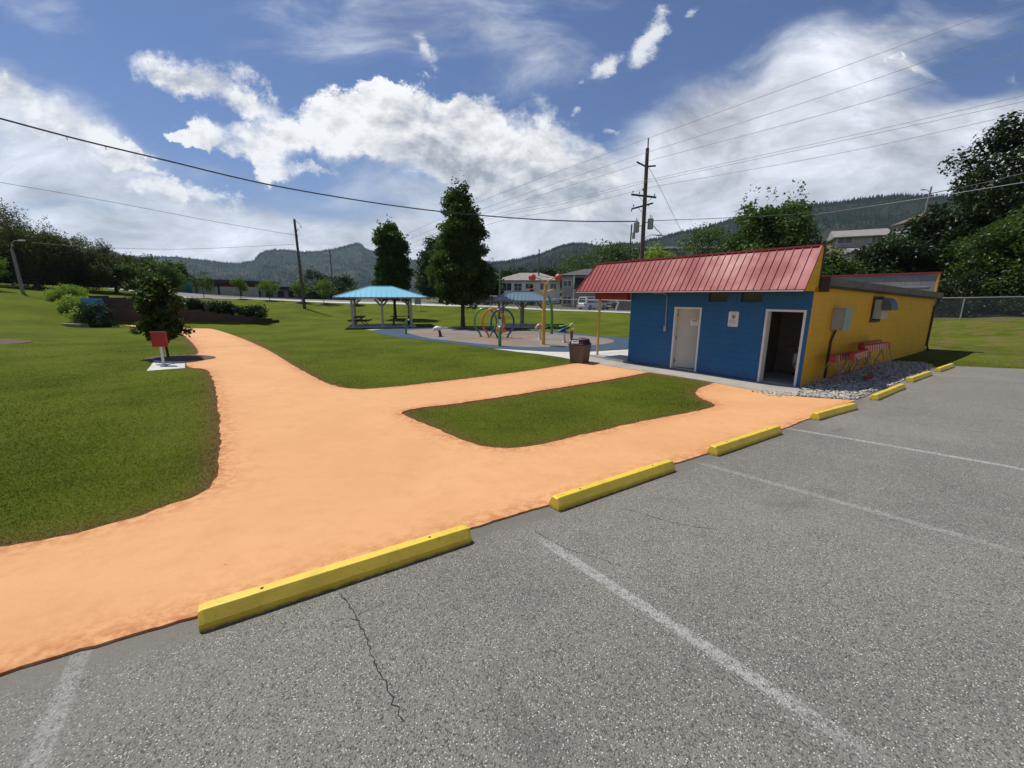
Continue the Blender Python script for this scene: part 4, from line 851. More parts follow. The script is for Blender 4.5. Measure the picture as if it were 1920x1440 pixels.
# electric cabinet on the yellow wall
eb=MB(); eb.box(1.50,2.04,-.30,-.004,1.53,2.15,ch=.012); ebo=eb.build('electric_cabinet',M['greymetal'],B)
e2=MB(); e2.box(1.49,2.05,-.315,-.302,1.525,2.155); e2.build('cabinet_door',M['galv'],ebo); e3=MB(); e3.box(2.05,2.12,-.24,-.20,1.90,1.94); e3.build('breaker_handle',M['black'],ebo)
ec=MB(); ec.tube([(1.78,-.07,1.53),(1.72,-.05,1.40),(1.62,-.04,1.2),(1.60,-.04,.05)],.03,10); ec.build('cable_pipe',M['fasciad'],B)
# cooler in the window opening
wf=MB(); wf.box(4.86,4.95,-.05,.1,1.64,2.50); wf.box(5.75,5.84,-.05,.1,1.64,2.50); wf.box(4.95,5.75,-.05,.1,2.44,2.50); wf.box(4.95,5.75,-.05,.1,1.64,1.72); wf.build('window_frame',M['fasciad'],B)
ac=MB(); ac.box(5.03,5.68,-.26,-.0,1.76,2.40,ch=.01); aco=ac.build('air_cooler',M['cream'],B)
hd=MB(); vs=[]; 
for i in range(9):
    a=R(90*i/8); vs.append((-.22-.27*math.sin(a),2.05+.40*math.cos(a)))
for x0,x1 in((5.0,5.72),):
    pts2=vs; n=len(pts2); VS=[(x0,y,z) for y,z in pts2]+[(x1,y,z) for y,z in pts2]
    hd.add(VS,[(i,i+1,n+i+1,n+i) for i in range(n-1)],True)
    hd.add([(x0,y,z) for y,z in pts2]+[(x0,-.22,2.05)],[(i,n,i+1) for i in range(n-1)]); hd.add([(x1,y,z) for y,z in pts2]+[(x1,-.22,2.05)],[(i,i+1,n) for i in range(n-1)])
hd.box(5.0,5.72,-.24,-.06,2.44,2.46)
hd.build('air_hood',M['hood'],aco)
# toilet in the open cubicle
T=thing('toilet','white toilet seen through the open right hand doorway','toilet',tuple(B.matrix_basis@Vector((1.55,.62,.0))),BR+R(200))
tb=MB(); tb.lathe([(.13,0),(.12,.05),(.10,.18),(.16,.30),(.20,.37),(.205,.395),(.14,.395)],20,Matrix.Diagonal((1.25,1,1,1))); tb.build('bowl',M['porcelain'],T)
ts=MB(); ts.lathe([(.13,.40),(.215,.40),(.215,.42),(.13,.42)],20,Matrix.Diagonal((1.2,1,1,1))); ts.build('seat',M['porcelain'],T)
tt=MB(); tt.box(-.46,-.27,-.22,.22,.35,.74,ch=.02); tt.build('cistern',M['porcelain'],T)
gb=MB(); gb.tube([(2.5,.9,.85),(2.45,.9,.85),(2.45,1.5,.85),(2.5,1.5,.85)],.016,8); gb.build('grab_bar',M['galv'],B)
g2=MB(); g2.tube([(1.2,.24,.85),(1.2,.29,.85),(2.0,.29,.85),(2.0,.24,.85)],.016,8); g2.build('grab_bar',M['galv'],B)
# porch slab
ps=MB(); ps.box(-.28,3.0,FW+.002,7.85,-.35,.055); ps.build('porch_slab',M['conc'],B)
# ---------------------------------------------------------------- barricades
def stripes(name):
    m=bpy.data.materials.new(name); m.use_nodes=True; t=NT(m.node_tree); tc=t.n('ShaderNodeTexCoord').outputs['Object']; x,y,z=t.sep(tc)
    f=t.m('FRACT',t.m('MULTIPLY',t.m('ADD',x,t.m('MULTIPLY',z,.35)),5.)); s=t.m('GREATER_THAN',f,.55)
    c=t.mix(s,C4((.55,.018,.010)),C4((.62,.45,.40))); c=t.mix(t.m('MULTIPLY',t.mr(t.noise(tc,9.,4,.6),.45,.7),.4),c,C4((.2,.03,.02)))
    b=t.n('ShaderNodeBsdfPrincipled'); t.put(b.inputs['Base Color'],c); b.inputs['Roughness'].default_value=.5
    o=t.n('ShaderNodeOutputMaterial'); t.t.links.new(b.outputs[0],o.inputs[0]); return m
M['stripe']=stripes('barricade_stripes')
def barricade(lx,ly,rz,lab,tilt=0.,H=.86,W=1.25,low=False):
    p=B.matrix_basis@Vector((lx,ly,0)); t=thing('barricade',lab,'barricade',(p.x,p.y,gz(p.x,p.y)-.01),BR+rz,'folding barricades by the yellow wall')
    for s in(-1,1):
        y=s*.045; b=MB(); b.box(-W/2,W/2,y-.010,y+.010,H-.19,H); b.build('striped_board',M['stripe'],t)
        for e in(-1,1):
            l=MB(); x=e*(W/2-.10); l.bar((x,y,H-.02),(x+e*.10,s*.30,0),.016,.022); l.bar((x+e*.10,s*.30,.0),(x+e*.10,s*.30,.012),.03,.03); l.build('leg',M['wood'],t)
        c=MB(); c.tube([(-W/2+.10,y*2,H-.25),(W/2-.05,s*.27,.12)],.010,6); c.build('brace',M['wood'],t)
    c=MB(); c.box(-W/2,W/2,-.06,.06,H+.001,H+.016); c.build('top_rail',M['redbox'],t)
    for e in(-1,1):
        c=MB(); c.box(e*W/2-.02 if e>0 else -W/2-.07,e*W/2+.07 if e>0 else -W/2+.02,-.058,.058,H-.185,H+.003); c.build('end_bracket',M['redbox'],t)
    if low:
        c=MB(); c.box(-.35,.45,-.30,-.27,.03,.22); c.build('lower_board',M['reddark'],t)
    return t
barricade(1.6,-.40,0,'red and white folding barricade nearest the building corner, front of the pair',H=.82,W=1.6)
barricade(2.0,-.66,R(3),'red and white barricade with a dark red lower board, nearest the stones',H=.84,W=1.5,low=True)
barricade(3.75,-.56,R(-2),'long red and white barricade in the middle of the row by the yellow wall',H=.94,W=2.1)
barricade(4.25,-.30,R(1),'farthest red and white barricade beneath the air cooler',H=.98,W=1.9)
# ---------------------------------------------------------------- litter bin
tx,ty=2.62,15.95; t=thing('litter_bin','brown square litter bin with maroon lid on the end of the orange path','litter bin',(tx,ty,gz(tx,ty)+.015),R(-38))
b=MB(); b.add([(-.27,-.27,0),(.27,-.27,0),(.27,.27,0),(-.27,.27,0),(-.32,-.32,.68),(.32,-.32,.68),(.32,.32,.68),(-.32,.32,.68)],[(0,3,2,1),(4,5,6,7),(0,1,5,4),(1,2,6,5),(2,3,7,6),(3,0,4,7)]); b.build('bin_body',M['aggr'],t,.02)
b=MB(); b.box(-.345,.345,-.345,.345,.683,.72); b.add([(-.31,-.31,.72),(.31,-.31,.72),(.31,.31,.72),(-.31,.31,.72),(-.25,-.25,.90),(.25,-.25,.90),(.25,.25,.90),(-.25,.25,.90)],[(4,5,6,7),(0,1,5,4),(1,2,6,5),(2,3,7,6),(3,0,4,7)]); b.add([(-.28,-.28,.90),(.28,-.28,.90),(.28,.28,.90),(-.28,.28,.90),(0,-.2,.945),(0,.2,.945)],[(0,1,4),(2,3,5),(1,2,5,4),(3,0,4,5)]); lid=b.build('lid',M['maroon'],t,.012)
b=MB(); b.add([(-.21,-.312,.745),(.10,-.312,.745),(.09,-.278,.86),(-.20,-.278,.86)],[(0,1,2,3)]); b.build('lid_sign',M['signw'],lid)
for k in range(3): b=MB(); b.box(-.16+.08*k,-.10+.08*k,-.3105,-.3035,.80,.835); b.build('sign_mark',M['navy'],lid)
# ---------------------------------------------------------------- sign post by the bush
sx_,sy_=-11.55,13.55; sz_=gz(sx_,sy_); t=thing('post_box','small red box with sloping lid on a white post on a concrete pad','post box',(sx_,sy_,sz_+.012),R(20+180))
b=MB(); b.box(-.17,.17,-.12,.12,0,.03); b.build('base_plate',M['greymetal'],t)
b=MB(); b.box(-.03,.03,-.03,.03,.03,.62); b.build('post',M['white'],t,.006)
b=MB(); b.add([(-.20,-.06,.60),(.20,-.06,.60),(.20,.06,.60),(-.20,.06,.60),(-.20,-.06,1.04),(.20,-.06,1.04),(.20,.06,1.08),(-.20,.06,1.08)],[(0,3,2,1),(4,5,6,7),(0,1,5,4),(1,2,6,5),(2,3,7,6),(3,0,4,7)]); b.build('box',M['redbox'],t,.008)
b=MB(); b.add([(-.21,-.075,1.037),(.21,-.075,1.037),(.21,.075,1.087),(-.21,.075,1.087),(-.21,-.075,1.055),(.21,-.075,1.055),(.21,.075,1.105),(-.21,.075,1.105)],[(0,3,2,1),(4,5,6,7),(0,1,5,4),(1,2,6,5),(2,3,7,6),(3,0,4,7)]); b.build('lid',M['greymetal'],t)
# ---------------------------------------------------------------- foliage tools
def leaves(P,size,upbias=.5,asp=.55,droop=0.,jit=.35):
    n=len(P); d=rng.normal(size=(n,3)); d[:,2]=d[:,2]*.6-droop; d/=np.linalg.norm(d,axis=1)[:,None]
    nn=rng.normal(size=(n,3)); nn[:,2]=np.abs(nn[:,2])+upbias; nn-=d*(nn*d).sum(1)[:,None]; nn/=np.linalg.norm(nn,axis=1)[:,None]
    s=np.cross(nn,d); L_=size*rng.uniform(1-jit,1+jit,n)[:,None]
    V=np.empty((n,4,3)); V[:,0]=P-d*L_*.5; V[:,1]=P+s*L_*asp*.5+nn*L_*.08; V[:,2]=P+d*L_*.5; V[:,3]=P-s*L_*asp*.5+nn*L_*.08
    return V.reshape(-1,3),np.arange(n*4).reshape(-1,4)
def crown(name,prof,h0,h1,leaf,n,mat,parent,ncl=60,sig=.32,rad=1.,ell=1.,droop=0.,hang=0.,asp=.55,outer=.55,lean=(0,0),spray=.0,inner=.18):
    """prof: list of (t,r). returns cluster centres"""
    T=[p[0] for p in prof];Rr=[p[1] for p in prof]
    t=rng.uniform(0,1,ncl*3); w_=np.interp(t,T,Rr); keep=rng.random(ncl*3)<(w_/max(Rr))**1.2; t=t[keep][:ncl]; k=len(t)
    rr=np.interp(t,T,Rr)*rad*(outer+(1-outer)*rng.random(k)**.6)*rng.uniform(.78,1.08,k); a=rng.uniform(0,2*np.pi,k)
    Cn=np.c_[rr*np.cos(a)+lean[0]*t,rr*np.sin(a)*ell+lean[1]*t,h0+(h1-h0)*t]
    cs=rng.uniform(.65,1.35,k)*sig
    wgt=cs**2/np.sum(cs**2); idx=rng.choice(k,n,p=wgt)
    q=rng.normal(size=(n,3)); q/=np.linalg.norm(q,axis=1)[:,None]; q*=(rng.random(n)**.5)[:,None]; q[:,2]*=.75
    P=Cn[idx]+q*cs[idx][:,None]*1.3
    if hang: P[:,2]-=rng.random(n)**1.5*hang
    if spray:
        # whippy shoots out of the top
        m=int(n*.05); j=rng.integers(0,k,m); tt_=rng.random(m); P=np.r_[P,Cn[j]+np.c_[rng.normal(0,.1,m),rng.normal(0,.1,m),tt_*spray]+ (Cn[j]-[0,0,(h0+h1)/2])*.06*tt_[:,None]]
    m=int(n*inner)
    ti=rng.uniform(.04,.93,m); ri=np.interp(ti,T,Rr)*rad*.75*np.sqrt(rng.random(m)); ai=rng.uniform(0,6.28,m)
    P=np.r_[P,np.c_[ri*np.cos(ai)+lean[0]*ti,ri*np.sin(ai)*ell+lean[1]*ti,h0+(h1-h0)*ti]]
    V,F=leaves(P,leaf,droop=droop,asp=asp)
    npmesh(name,V,F,mat,parent)
    return Cn
def trunk(parent,Cn,h,r,top,n=22,bend=.1,mat=None,r0=None):
    b=MB(); pts=[(bend*math.sin(i*1.3)*i/8,bend*math.cos(i*1.7)*i/8-.0,h*i/8-.15) for i in range(9)]
    b.tube(pts,[r*(1.25 if i==0 else 1)*(1-.75*i/8) for i in range(9)],9)
    if len(Cn):
        for j in rng.choice(len(Cn),min(n,len(Cn)),replace=False):
            c=Vector(Cn[j]); z=max(top,min(c.z*.62,h*.9)); i=max(0,min(8,(z+.15)/h*8)); p=Vector(pts[int(i)]).lerp(Vector(pts[min(int(i)+1,8)]),i-int(i))
            mid=p.lerp(c,.5)+Vector((0,0,-.04*(c-p).length)); b.tube([p,mid,c],[r*.32,r*.2,r*.06],5)
    b.build('trunk',mat or M['bark'],parent)
def tree(name,lab,cat,x,y,h,prof,base,leaf,n,mat,r=.15,rad=1.,group=None,z=None,**kw):
    t=thing(name,lab,cat,(x,y,gz(x,y) if z is None else z),random.uniform(0,.5),group); br=kw.pop('branches',22); bend=kw.pop('bend',.08)
    Cn=crown('crown',prof,base,h,leaf,n,L[mat],t,rad=rad,**kw)
    trunk(t,Cn,h*.86,r,base*.9,br,bend); return t
TALL=[(0,.55),(.08,.85),(.25,1.),(.45,.86),(.65,.66),(.82,.45),(.93,.28),(1,.12)]
ROUND=[(0,.5),(.15,.85),(.4,1.),(.65,.92),(.85,.6),(1,.2)]
tree('tall_tree','tall dark green tree with the widest crown, rising behind the coloured spray hoops','tree',-4.02,34.0,10.6,TALL,1.9,.24,24000,'tall',.17,2.6,ncl=130,sig=.48,spray=1.1,droop=-.4,inner=.28,branches=34)
tree('tall_tree','narrow dark green tree directly behind the bright blue pavilion roof','tree',-12.3,44.0,9.9,[(0,.7),(.15,1.),(.5,.88),(.75,.75),(.9,.5),(1,.2)],2.2,.25,20000,'tall',.17,1.95,ncl=100,sig=.42,spray=1.0,droop=-.4,inner=.5)
tree('dark_tree','low dark spreading tree between the two tall park trees','tree',-11.0,64,9.2,ROUND,1.0,.4,9000,'dark',.2,3.6,ncl=60,sig=.9,inner=.4)
tree('purple_tree','dark purple leaved tree peeking left of the widest tall tree','tree',-8.2,66,9.6,ROUND,1.2,.4,6000,'purple',.2,2.6,ncl=40,sig=.8,inner=.4)
tree('small_maple','small dense dark maple on the lawn behind the red post box','tree',-12.75,15.2,2.95,[(0,.5),(.15,.8),(.35,1.),(.6,.8),(.85,.4),(1,.1)],.62,.13,5200,'maple',.045,.80,ncl=64,sig=.19,spray=.45,outer=.4,droop=.15,inner=.35,asp=.8)
mb=MB(); mb.lathe([(.02,.045),(.6,.035),(1.05,.012),(1.15,-.01)],28); o=mb.build('mulch_ring',M['soil']); o.location=(-12.5,15.1,gz(-12.5,15.1)); o['kind']='structure'; o.scale=(1.25,.85,1)
# left willows and hillside trees
tree('willow','tallest drooping willow at the far left edge behind the street lamp','tree',-58.5,47,9.6,ROUND,2.2,.32,21000,'willow',.35,6.0,ncl=95,sig=.95,hang=2.2,droop=.8,asp=.3,spray=.8,outer=.45)
tree('willow','drooping willow right of the street lamp with sky showing through its middle','tree',-52.0,46.5,6.3,[(0,.4),(.3,.8),(.6,1.),(.85,.7),(1,.3)],1.6,.32,9500,'willow',.28,4.0,ncl=70,sig=.8,hang=1.6,droop=.8,asp=.3,spray=.6)
tree('willow','spreading willow with a visible forked trunk above the bright shrubs','tree',-52.0,50.5,6.2,[(0,.5),(.4,1.),(.8,.75),(1,.3)],1.8,.32,10000,'willow',.25,5.2,ncl=75,sig=.75,hang=1.2,droop=.7,asp=.3,spray=.6)
tree('willow','lower willow at the right end of the willow row','tree',-49.5,53,4.9,ROUND,1.0,.32,9500,'willow',.2,4.6,ncl=60,sig=.75,hang=.9,droop=.6,asp=.35,spray=.4)
for i,(x,y,h,rr,lab) in enumerate([(-70,59,5.6,6,'deep shade tree filling the gap behind the tallest willow'),(-68,63,4.2,6,'dark tree behind the willows at the middle of their row'),(-66,66,3.4,5.5,'dark low tree behind the forked willow')]):
    tree('background_tree',lab,'tree',x,y,h,ROUND,.3,.5,5500,'dark',.25,rr,group='dark trees behind the willows',ncl=50,sig=1.2,inner=.5)
tree('round_tree','rounded yellow green tree at the right end of the willows above the vine hedge','tree',-45.5,53,4.5,ROUND,.6,.28,8500,'mid',.15,3.6,ncl=55,sig=.65)
tree('young_tree','bright yellow green sapling with pale stakes at the far left edge','tree',-45.8,37.2,3.0,ROUND,1.1,.17,1500,'young',.05,1.35,ncl=26,sig=.35)
ys=thing('tree_stake','pair of pale leaning stakes beside the bright sapling at the left edge','stakes',(-45.2,37,gz(-45.2,37)))
for a in(-.25,.35):
    b=MB(); b.tube([(a*.8,0,-.1),(a,0.05,1.5)],.045,6); b.build('stake',M['white'],ys)
# bright and dark shrubs running down the bank
def shrub(lab,x,y,r,h,mat,n,leaf=.13,cat='shrub',name='shrub',group=None,ell=1.,rz=0,ncl=32,z=None,stem=True,sig=.3):
    t=thing(name,lab,cat,(x,y,gz(x,y) if z is None else z),rz,group)
    Cn=crown('foliage',[(0,.75),(.3,1.),(.7,.85),(1,.4)],.02,h,leaf,n,L[mat],t,ncl=ncl,sig=sig,rad=r,ell=ell,inner=.35)
    if stem: trunk(t,Cn,h*.7,.03,.05,8,.03)
    return t
shrub('bright lime green shrub at the top of the bank beneath the willows',-39.3,37.4,1.3,1.3,'bright',3600,ncl=40)
shrub('bright lime green shrub in the middle of the row down the bank',-36.2,35.0,1.2,1.4,'bright',3600,ncl=40)
shrub('bright green shrub just above the dark clipped bush',-33.9,33.0,1.05,1.4,'bright',2600)
shrub('dark clipped bush at the foot of the bank beside the path end',-31.2,31.3,1.1,1.9,'hedge',5200,.11,ncl=46,sig=.26)
sb_=MB(); sb_.box(-1.3,.9,-.25,.25,-.2,.32); o=sb_.build('stone_kerb',M['stone']); o.location=(-31.7,30.2,gz(-31.7,30.2)); o.rotation_euler=(0,0,R(-12)); tag(o,'low pale stone kerb below the dark clipped bush','kerb')
# retaining wall (a thing), stepped top falling to the right
RW=[(-36.0,35.9,2.45),(-33.0,35.7,2.1),(-29.8,35.8,1.65),(-27.2,36.0,1.15),(-25.0,36.3,.85),(-23.0,36.9,.55),(-21.3,38.2,.28)]
rwo=thing('retaining_wall','dark brown stepped block retaining wall at the far end of the orange path','retaining wall',(-36,35.9,0)); b=MB()
for i in range(len(RW)-1):
    x0,y0,h0=RW[i];x1,y1,h1=RW[i+1]; N=4
    for k in range(N):
        a=k/N;c=(k+1)/N; hh=h0+(h1-h0)*a; hh=round(hh/.15)*.15; p=Vector((x0+(x1-x0)*a+36,y0+(y1-y0)*a-35.9,0)); q=Vector((x0+(x1-x0)*c+36,y0+(y1-y0)*c-35.9,0)); d=(q-p).normalized(); nn=Vector((-d.y,d.x,0))*.32
        g0=-.45; b.add([p+Vector((0,0,g0)),q+Vector((0,0,g0)),q+nn+Vector((0,0,g0)),p+nn+Vector((0,0,g0)),p+Vector((0,0,hh)),q+Vector((0,0,hh)),q+nn+Vector((0,0,hh)),p+nn+Vector((0,0,hh))],[(4,5,6,7),(0,1,5,4),(1,2,6,5),(2,3,7,6),(3,0,4,7)])
b.build('wall_blocks',M['retw'],rwo)
b=MB(); b.box(-.9,.6,-.06,.06,-.3,2.2); o=b.build('mural_panel',M['mural']); o.location=(-34.75,35.0,0); o.rotation_euler=(0,0,R(14)); tag(o,'blue painted panel at the left end of the brown retaining wall','panel')
for (x,y,l,h,lab,rz) in [(-32.2,37.6,3.0,.95,'vine hedge along the top left of the retaining wall',-3),(-28.6,37.4,2.0,.75,'short vine hedge above the retaining wall behind the small maple',-6)]:
    shrub(lab,x,y,l,h,'hedge',4200,.15,cat='hedge',name='hedge',ell=.28,rz=R(rz),ncl=50,z=max(gz(x,y),1.2+.25*(h>.8)))
for (x,y,l,h,lab,rz,z) in [(-25.9,37.3,1.9,.85,'dark trailing hedge in the middle of the low brown wall',-8,1.0),(-23.4,37.8,1.7,.95,'dark clipped hedge at the right end of the low brown wall',-14,.62)]:
    shrub(lab,x,y,l,h,'hedge',4200,.14,cat='hedge',name='hedge',ell=.4,rz=R(rz),ncl=44,z=z)
# ---------------------------------------------------------------- pavilions
def pavilion(lab,x,y,rz,nx,sx,sy,ov,ez,pz,rl,roof,group='open picnic pavilions',wd='wood'):
    t=thing('pavilion',lab,'pavilion',(x,y,gz(x,y)),rz,group)
    b=MB(); b.box(-sx/2-.35,sx/2+.35,-sy/2-.35,sy/2+.35,-.25,.07); b.build('slab',M['conc'],t)
    for j in(-1,1):
        for i in range(nx):
            px=-sx/2+sx*i/(nx-1); py=j*sy/2; b=MB(); b.box(px-.085,px+.085,py-.085,py+.085,.07,ez-.02); p=b.build('post',M[wd],t)
            for d in((1,0),(-1,0),(0,-j)):
                if (i==0 and d[0]<0) or (i==nx-1 and d[0]>0): continue
                c=MB(); c.bar((px+d[0]*.06,py+d[1]*.06,ez-.62),(px+d[0]*.55,py+d[1]*.55,ez-.08),.07,.09); c.build('brace',M['wood'],p)
        b=MB(); b.box(-sx/2-.1,sx/2+.1,j*sy/2-.06,j*sy/2+.06,ez-.02,ez+.14); b.build('beam',M['wood'],t)
    for i in(-1,1):
        b=MB(); b.box(i*sx/2-.055,i*sx/2+.055,-sy/2-.09,sy/2+.09,ez-.015,ez+.135); b.build('beam',M['wood'],t)
    X=sx/2+ov;Y=sy/2+ov; e=ez+.10; c=[(-X,-Y,e),(X,-Y,e),(X,Y,e),(-X,Y,e)]; r1=(-rl/2,0,pz); r2=(rl/2,0,pz)
    b=MB(); b.add(c+[r1,r2],[(0,1,5,4),(1,2,5),(2,3,4,5),(3,0,4)])
    # standing seams
    def seams(a,d,ra,rb,n):
        a,d,ra,rb=map(Vector,(a,d,ra,rb)); L1=(d-a).length; u=(d-a).normalized(); s0=(ra-a).dot(u); s1=(rb-a).dot(u); foot=a+u*s0; up=ra-foot
        nn=u.cross(up).normalized(); nn=nn if nn.z>0 else -nn
        for i in range(1,n):
            x=L1*i/n; tt=1. if s0<=x<=s1 else (x/s0 if x<s0 else (L1-x)/(L1-s1)); p=a+u*x+nn*.012; b.bar(p,p+up*tt,.035,.05)
    seams(c[0],c[1],r1,r2,18); seams(c[2],c[3],r2,r1,18); seams(c[1],c[2],r2,r2,14); seams(c[3],c[0],r1,r1,14)
    for a,q in((c[0],r1),(c[3],r1),(c[1],r2),(c[2],r2)): b.bar(Vector(a)+Vector((0,0,.02)),Vector(q)+Vector((0,0,.02)),.07,.04)
    b.bar(Vector(r1)+Vector((-.05,0,.03)),Vector(r2)+Vector((.05,0,.03)),.12,.05)
    b.build('roof',roof,t)
    b=MB(); 
    for p,q in((c[0],c[1]),(c[1],c[2]),(c[2],c[3]),(c[3],c[0])): b.bar(Vector(p)-Vector((0,0,.06)),Vector(q)-Vector((0,0,.06)),.04,.10)
    b.add([(-X,-Y,e-.03),(X,-Y,e-.03),(X,Y,e-.03),(-X,Y,e-.03),(-rl/2,0,pz-.06),(rl/2,0,pz-.06)],[(0,4,5,1),(1,5,2),(2,5,4,3),(3,4,0)])
    b.build('fascia',M['wood'],t); return t
pavilion('picnic pavilion with bright light blue metal roof and six posts on the lawn',-10.9,35.2,R(17),3,4.5,3.4,1.2,2.28,3.25,1.7,M['blueroof'],wd='woodl')
pavilion('blue grey roofed pavilion behind the spray hoops and yellow spray pole', .85,35.6,R(-4),3,3.6,3.4,.95,2.05,2.85,1.6,M['blueroof2'])
def picnic(lab,x,y,rz):
    t=thing('picnic_table',lab,'picnic table',(x,y,gz(x,y)+.07),rz,'picnic tables under the blue pavilion')
    b=MB()
    for k in range(5): b.box(-.9,.9,-.37+.15*k,-.235+.15*k,.72,.76)
    b.build('tabletop',M['woodd'],t)
    for s in(-1,1):
        b=MB(); b.box(-.9,.9,s*.72-.14,s*.72+.14,.42,.46); b.build('seat',M['woodd'],t)
        b=MB(); x=s*.62; b.bar((x,-.28,.72),(x,.62,0),.09,.05); b.bar((x,.28,.72),(x,-.62,0),.09,.05); b.bar((x+.05,-.80,.39),(x+.05,.80,.39),.05,.09); b.bar((x,-.35,.69),(x,.35,.69),.05,.08); b.build('leg_frame',M['woodd'],t)
    return t
picnic('dark picnic table with crossed legs at the left side of the blue pavilion',-12.6,34.6,R(100))
picnic('dark picnic table at the right side of the blue pavilion',-9.4,35.4,R(20))
# ---------------------------------------------------------------- splash pad toys
def toy(nm,lab,cat,x,y,rz=0.,group=None): return thing(nm,lab,cat,(x,y,gz(x,y)+.01),rz,group)
for (x,y,mt,lab) in [(-1.66,25.9,'green','green spray hoop, the leftmost and farthest of the three hoops'),(-1.13,25.4,'orangep','orange spray hoop in the middle of the three hoops'),(-.58,24.9,'navy','dark blue spray hoop, the rightmost and nearest of the three hoops')]:
    t=toy('spray_hoop',lab,'spray hoop',x,y,R(6),'three spray hoops on the splash pad'); b=MB(); pts=[]
    for i in range(33):
        a=R(-55+290*i/32); pts.append((.68*math.cos(a),0,.92+.80*math.sin(a)))
    pts=[(pts[0][0]*.72,0,.0)]+pts[0:]+[(pts[-1][0]*.72,0,.0)]; b.tube(pts,.058,12); b.build('hoop',M[mt],t)
    for s in(0,-1):
        c=MB(); c.lathe([(.10,0),(.10,.015),(.06,.03)],12,Matrix.Translation((pts[s][0],0,0))); c.build('foot_plate',M['galv'],t)
    nz=MB()
    for k in(8,12,17,22,26): p=Vector(pts[k]); nz.ball(p+(Vector((0,0,.92))-p).normalized()*.045,.02,n=8)
    nz.build('nozzle',M['galv'],t)
t=toy('flower_sprayer','tall yellow four armed spray pole topped by two red balls','spray pole',1.62,21.5,R(0)); b=MB()
b.tube([(0,0,0),(0,0,1.2),(0.02,0,2.55)],[.095,.09,.075],14); b.tube([(0.02,0,2.5),(.04,0,3.02)],[.075,.06],12); b.build('pole',M['ypole'],t)
for s in(-1,1):
    b=MB(); b.tube([(.04,0,2.95),(.04+s*.06,0,3.10),(.04+s*.22,0,3.28),(.04+s*.40,0,3.36),(.04+s*.52,0,3.37)],[.045,.04,.035,.033,.03],10); a=b.build('upper_arm',M['ypole'],t)
    b=MB(); b.ball((.04+s*.66,0,3.38),.19,.96,18); b.build('ball',M['redball'],a)
    b=MB(); b.tube([(.02,0,2.48),(.02+s*.10,0,2.62),(.02+s*.28,0,2.76),(.02+s*.50,0,2.80)],[.045,.038,.033,.03],10); a=b.build('lower_arm',M['ypole'],t)
    b=MB(); b.box(min(s*.44,s*.98)+.02,max(s*.44,s*.98)+.02,-.16,.16,2.80,2.825,ch=.01); b.build('spray_leaf',M['orangep' if s<0 else 'ypole'],a)
def cane(lab,x,y,h,rz,s=1.):
    t=toy('cane_jet',lab,'water jet',x,y,rz,'green cane shaped water jets'); b=MB(); b.tube([(0,0,0),(0,0,h*.72),(.02,0,h*.86),(.10,0,h*.97),(.20,0,h)],[.085*s,.085*s,.08*s,.07*s,.06*s],12); b.build('pipe',M['green'],t)
    b=MB(); b.tube([(.20,0,h),(.27,0,h-.01)],[.07*s,.065*s],12); b.build('nozzle',M['pink'],t)
cane('green cane shaped water jet beside the three hoops, on the near blue rim',-.62,20.75,.98,R(75))
cane('green cane shaped water jet at the left end of the pad by the blue pavilion',-7.0,27.4,.93,R(-10),.85)
t=toy('elephant_jet','small pale pink headed water jet on a bent dark stem at the pad left half','water jet',-4.45,25.8,R(10))
b=MB(); b.tube([(0,0,0),(-.04,0,.25),(-.10,0,.42)],[.10,.085,.07],10); b.build('stem',M['maroon'],t)
b=MB(); b.ball((-.18,0,.50),.19,.75,14,sx=1.35); b.ball((-.40,0,.42),.09,.8,10); b.ball((.02,.12,.55),.08,.6,10); b.build('head',M['pink'],t)
t=toy('post_sprayer','pale post with a black cap standing inside the three hoops','water jet',-.80,27.6); b=MB(); b.tube([(0,0,0),(0,0,.98)],.085,12); b.build('post',M['concw'],t); b=MB(); b.tube([(0,0,.98),(0,0,1.10)],.07,12); b.build('cap',M['black'],t)
t=toy('crab_sprayer','orange crab like sprayer seen through the blue hoop','water jet',-.70,24.0); b=MB(); b.tube([(0,0,0),(0,0,.45)],.06,10); b.build('post',M['concw'],t)
b=MB(); b.lathe([(.0,-.05),(.16,-.05),(.24,-.02),(.24,.03),(.16,.06),(0,.06)],18,Matrix.Translation((0,0,.55))@Matrix.Rotation(R(90),4,'X')); b.ball((.26,0,.48),.09,1.,10); b.build('body',M['orangep'],t)
def cannon(lab,x,y,h,pm,hm,kind,rz):
    t=toy('water_cannon',lab,'water cannon',x,y,rz,'water cannons on the splash pad'); b=MB(); b.tube([(0,0,0),(0,0,h)],.08,12); b.build('post',pm,t); b=MB()
    if kind=='ring':
        pts=[(.14*math.cos(R(a)),0,h+.20+.17*math.sin(R(a))) for a in range(0,361,24)]; b.tube(pts,.045,8); b.ball((.0,0,h+.02),.09,1.,10); b.ball((.17,0,h+.24),.05,1,8)
    elif kind=='gun':
        b.tube([(-.30,0,h+.02),(-.10,0,h+.12),(.32,0,h+.26)],[.07,.09,.05],10); b.bar((-.25,0,h+.05),(.22,0,h-.02),.10,.06); b.ball((0,0,h+.03),.10,1,10)
    else:
        pts=[(-.20*math.cos(R(a)),0,h+.10+.22*math.sin(R(a))) for a in range(0,200,20)]; b.tube(pts,[.10-.006*i for i in range(len(pts))],9); b.ball((.05,0,h+.12),.11,.9,12); b.bar((.08,0,h+.25),(.2,0,h+.36),.05)
    b.build('head',hm,t)
    b=MB(); b.lathe([(.13,0),(.13,.02),(.08,.035)],12); b.build('foot_plate',M['galv'],t)
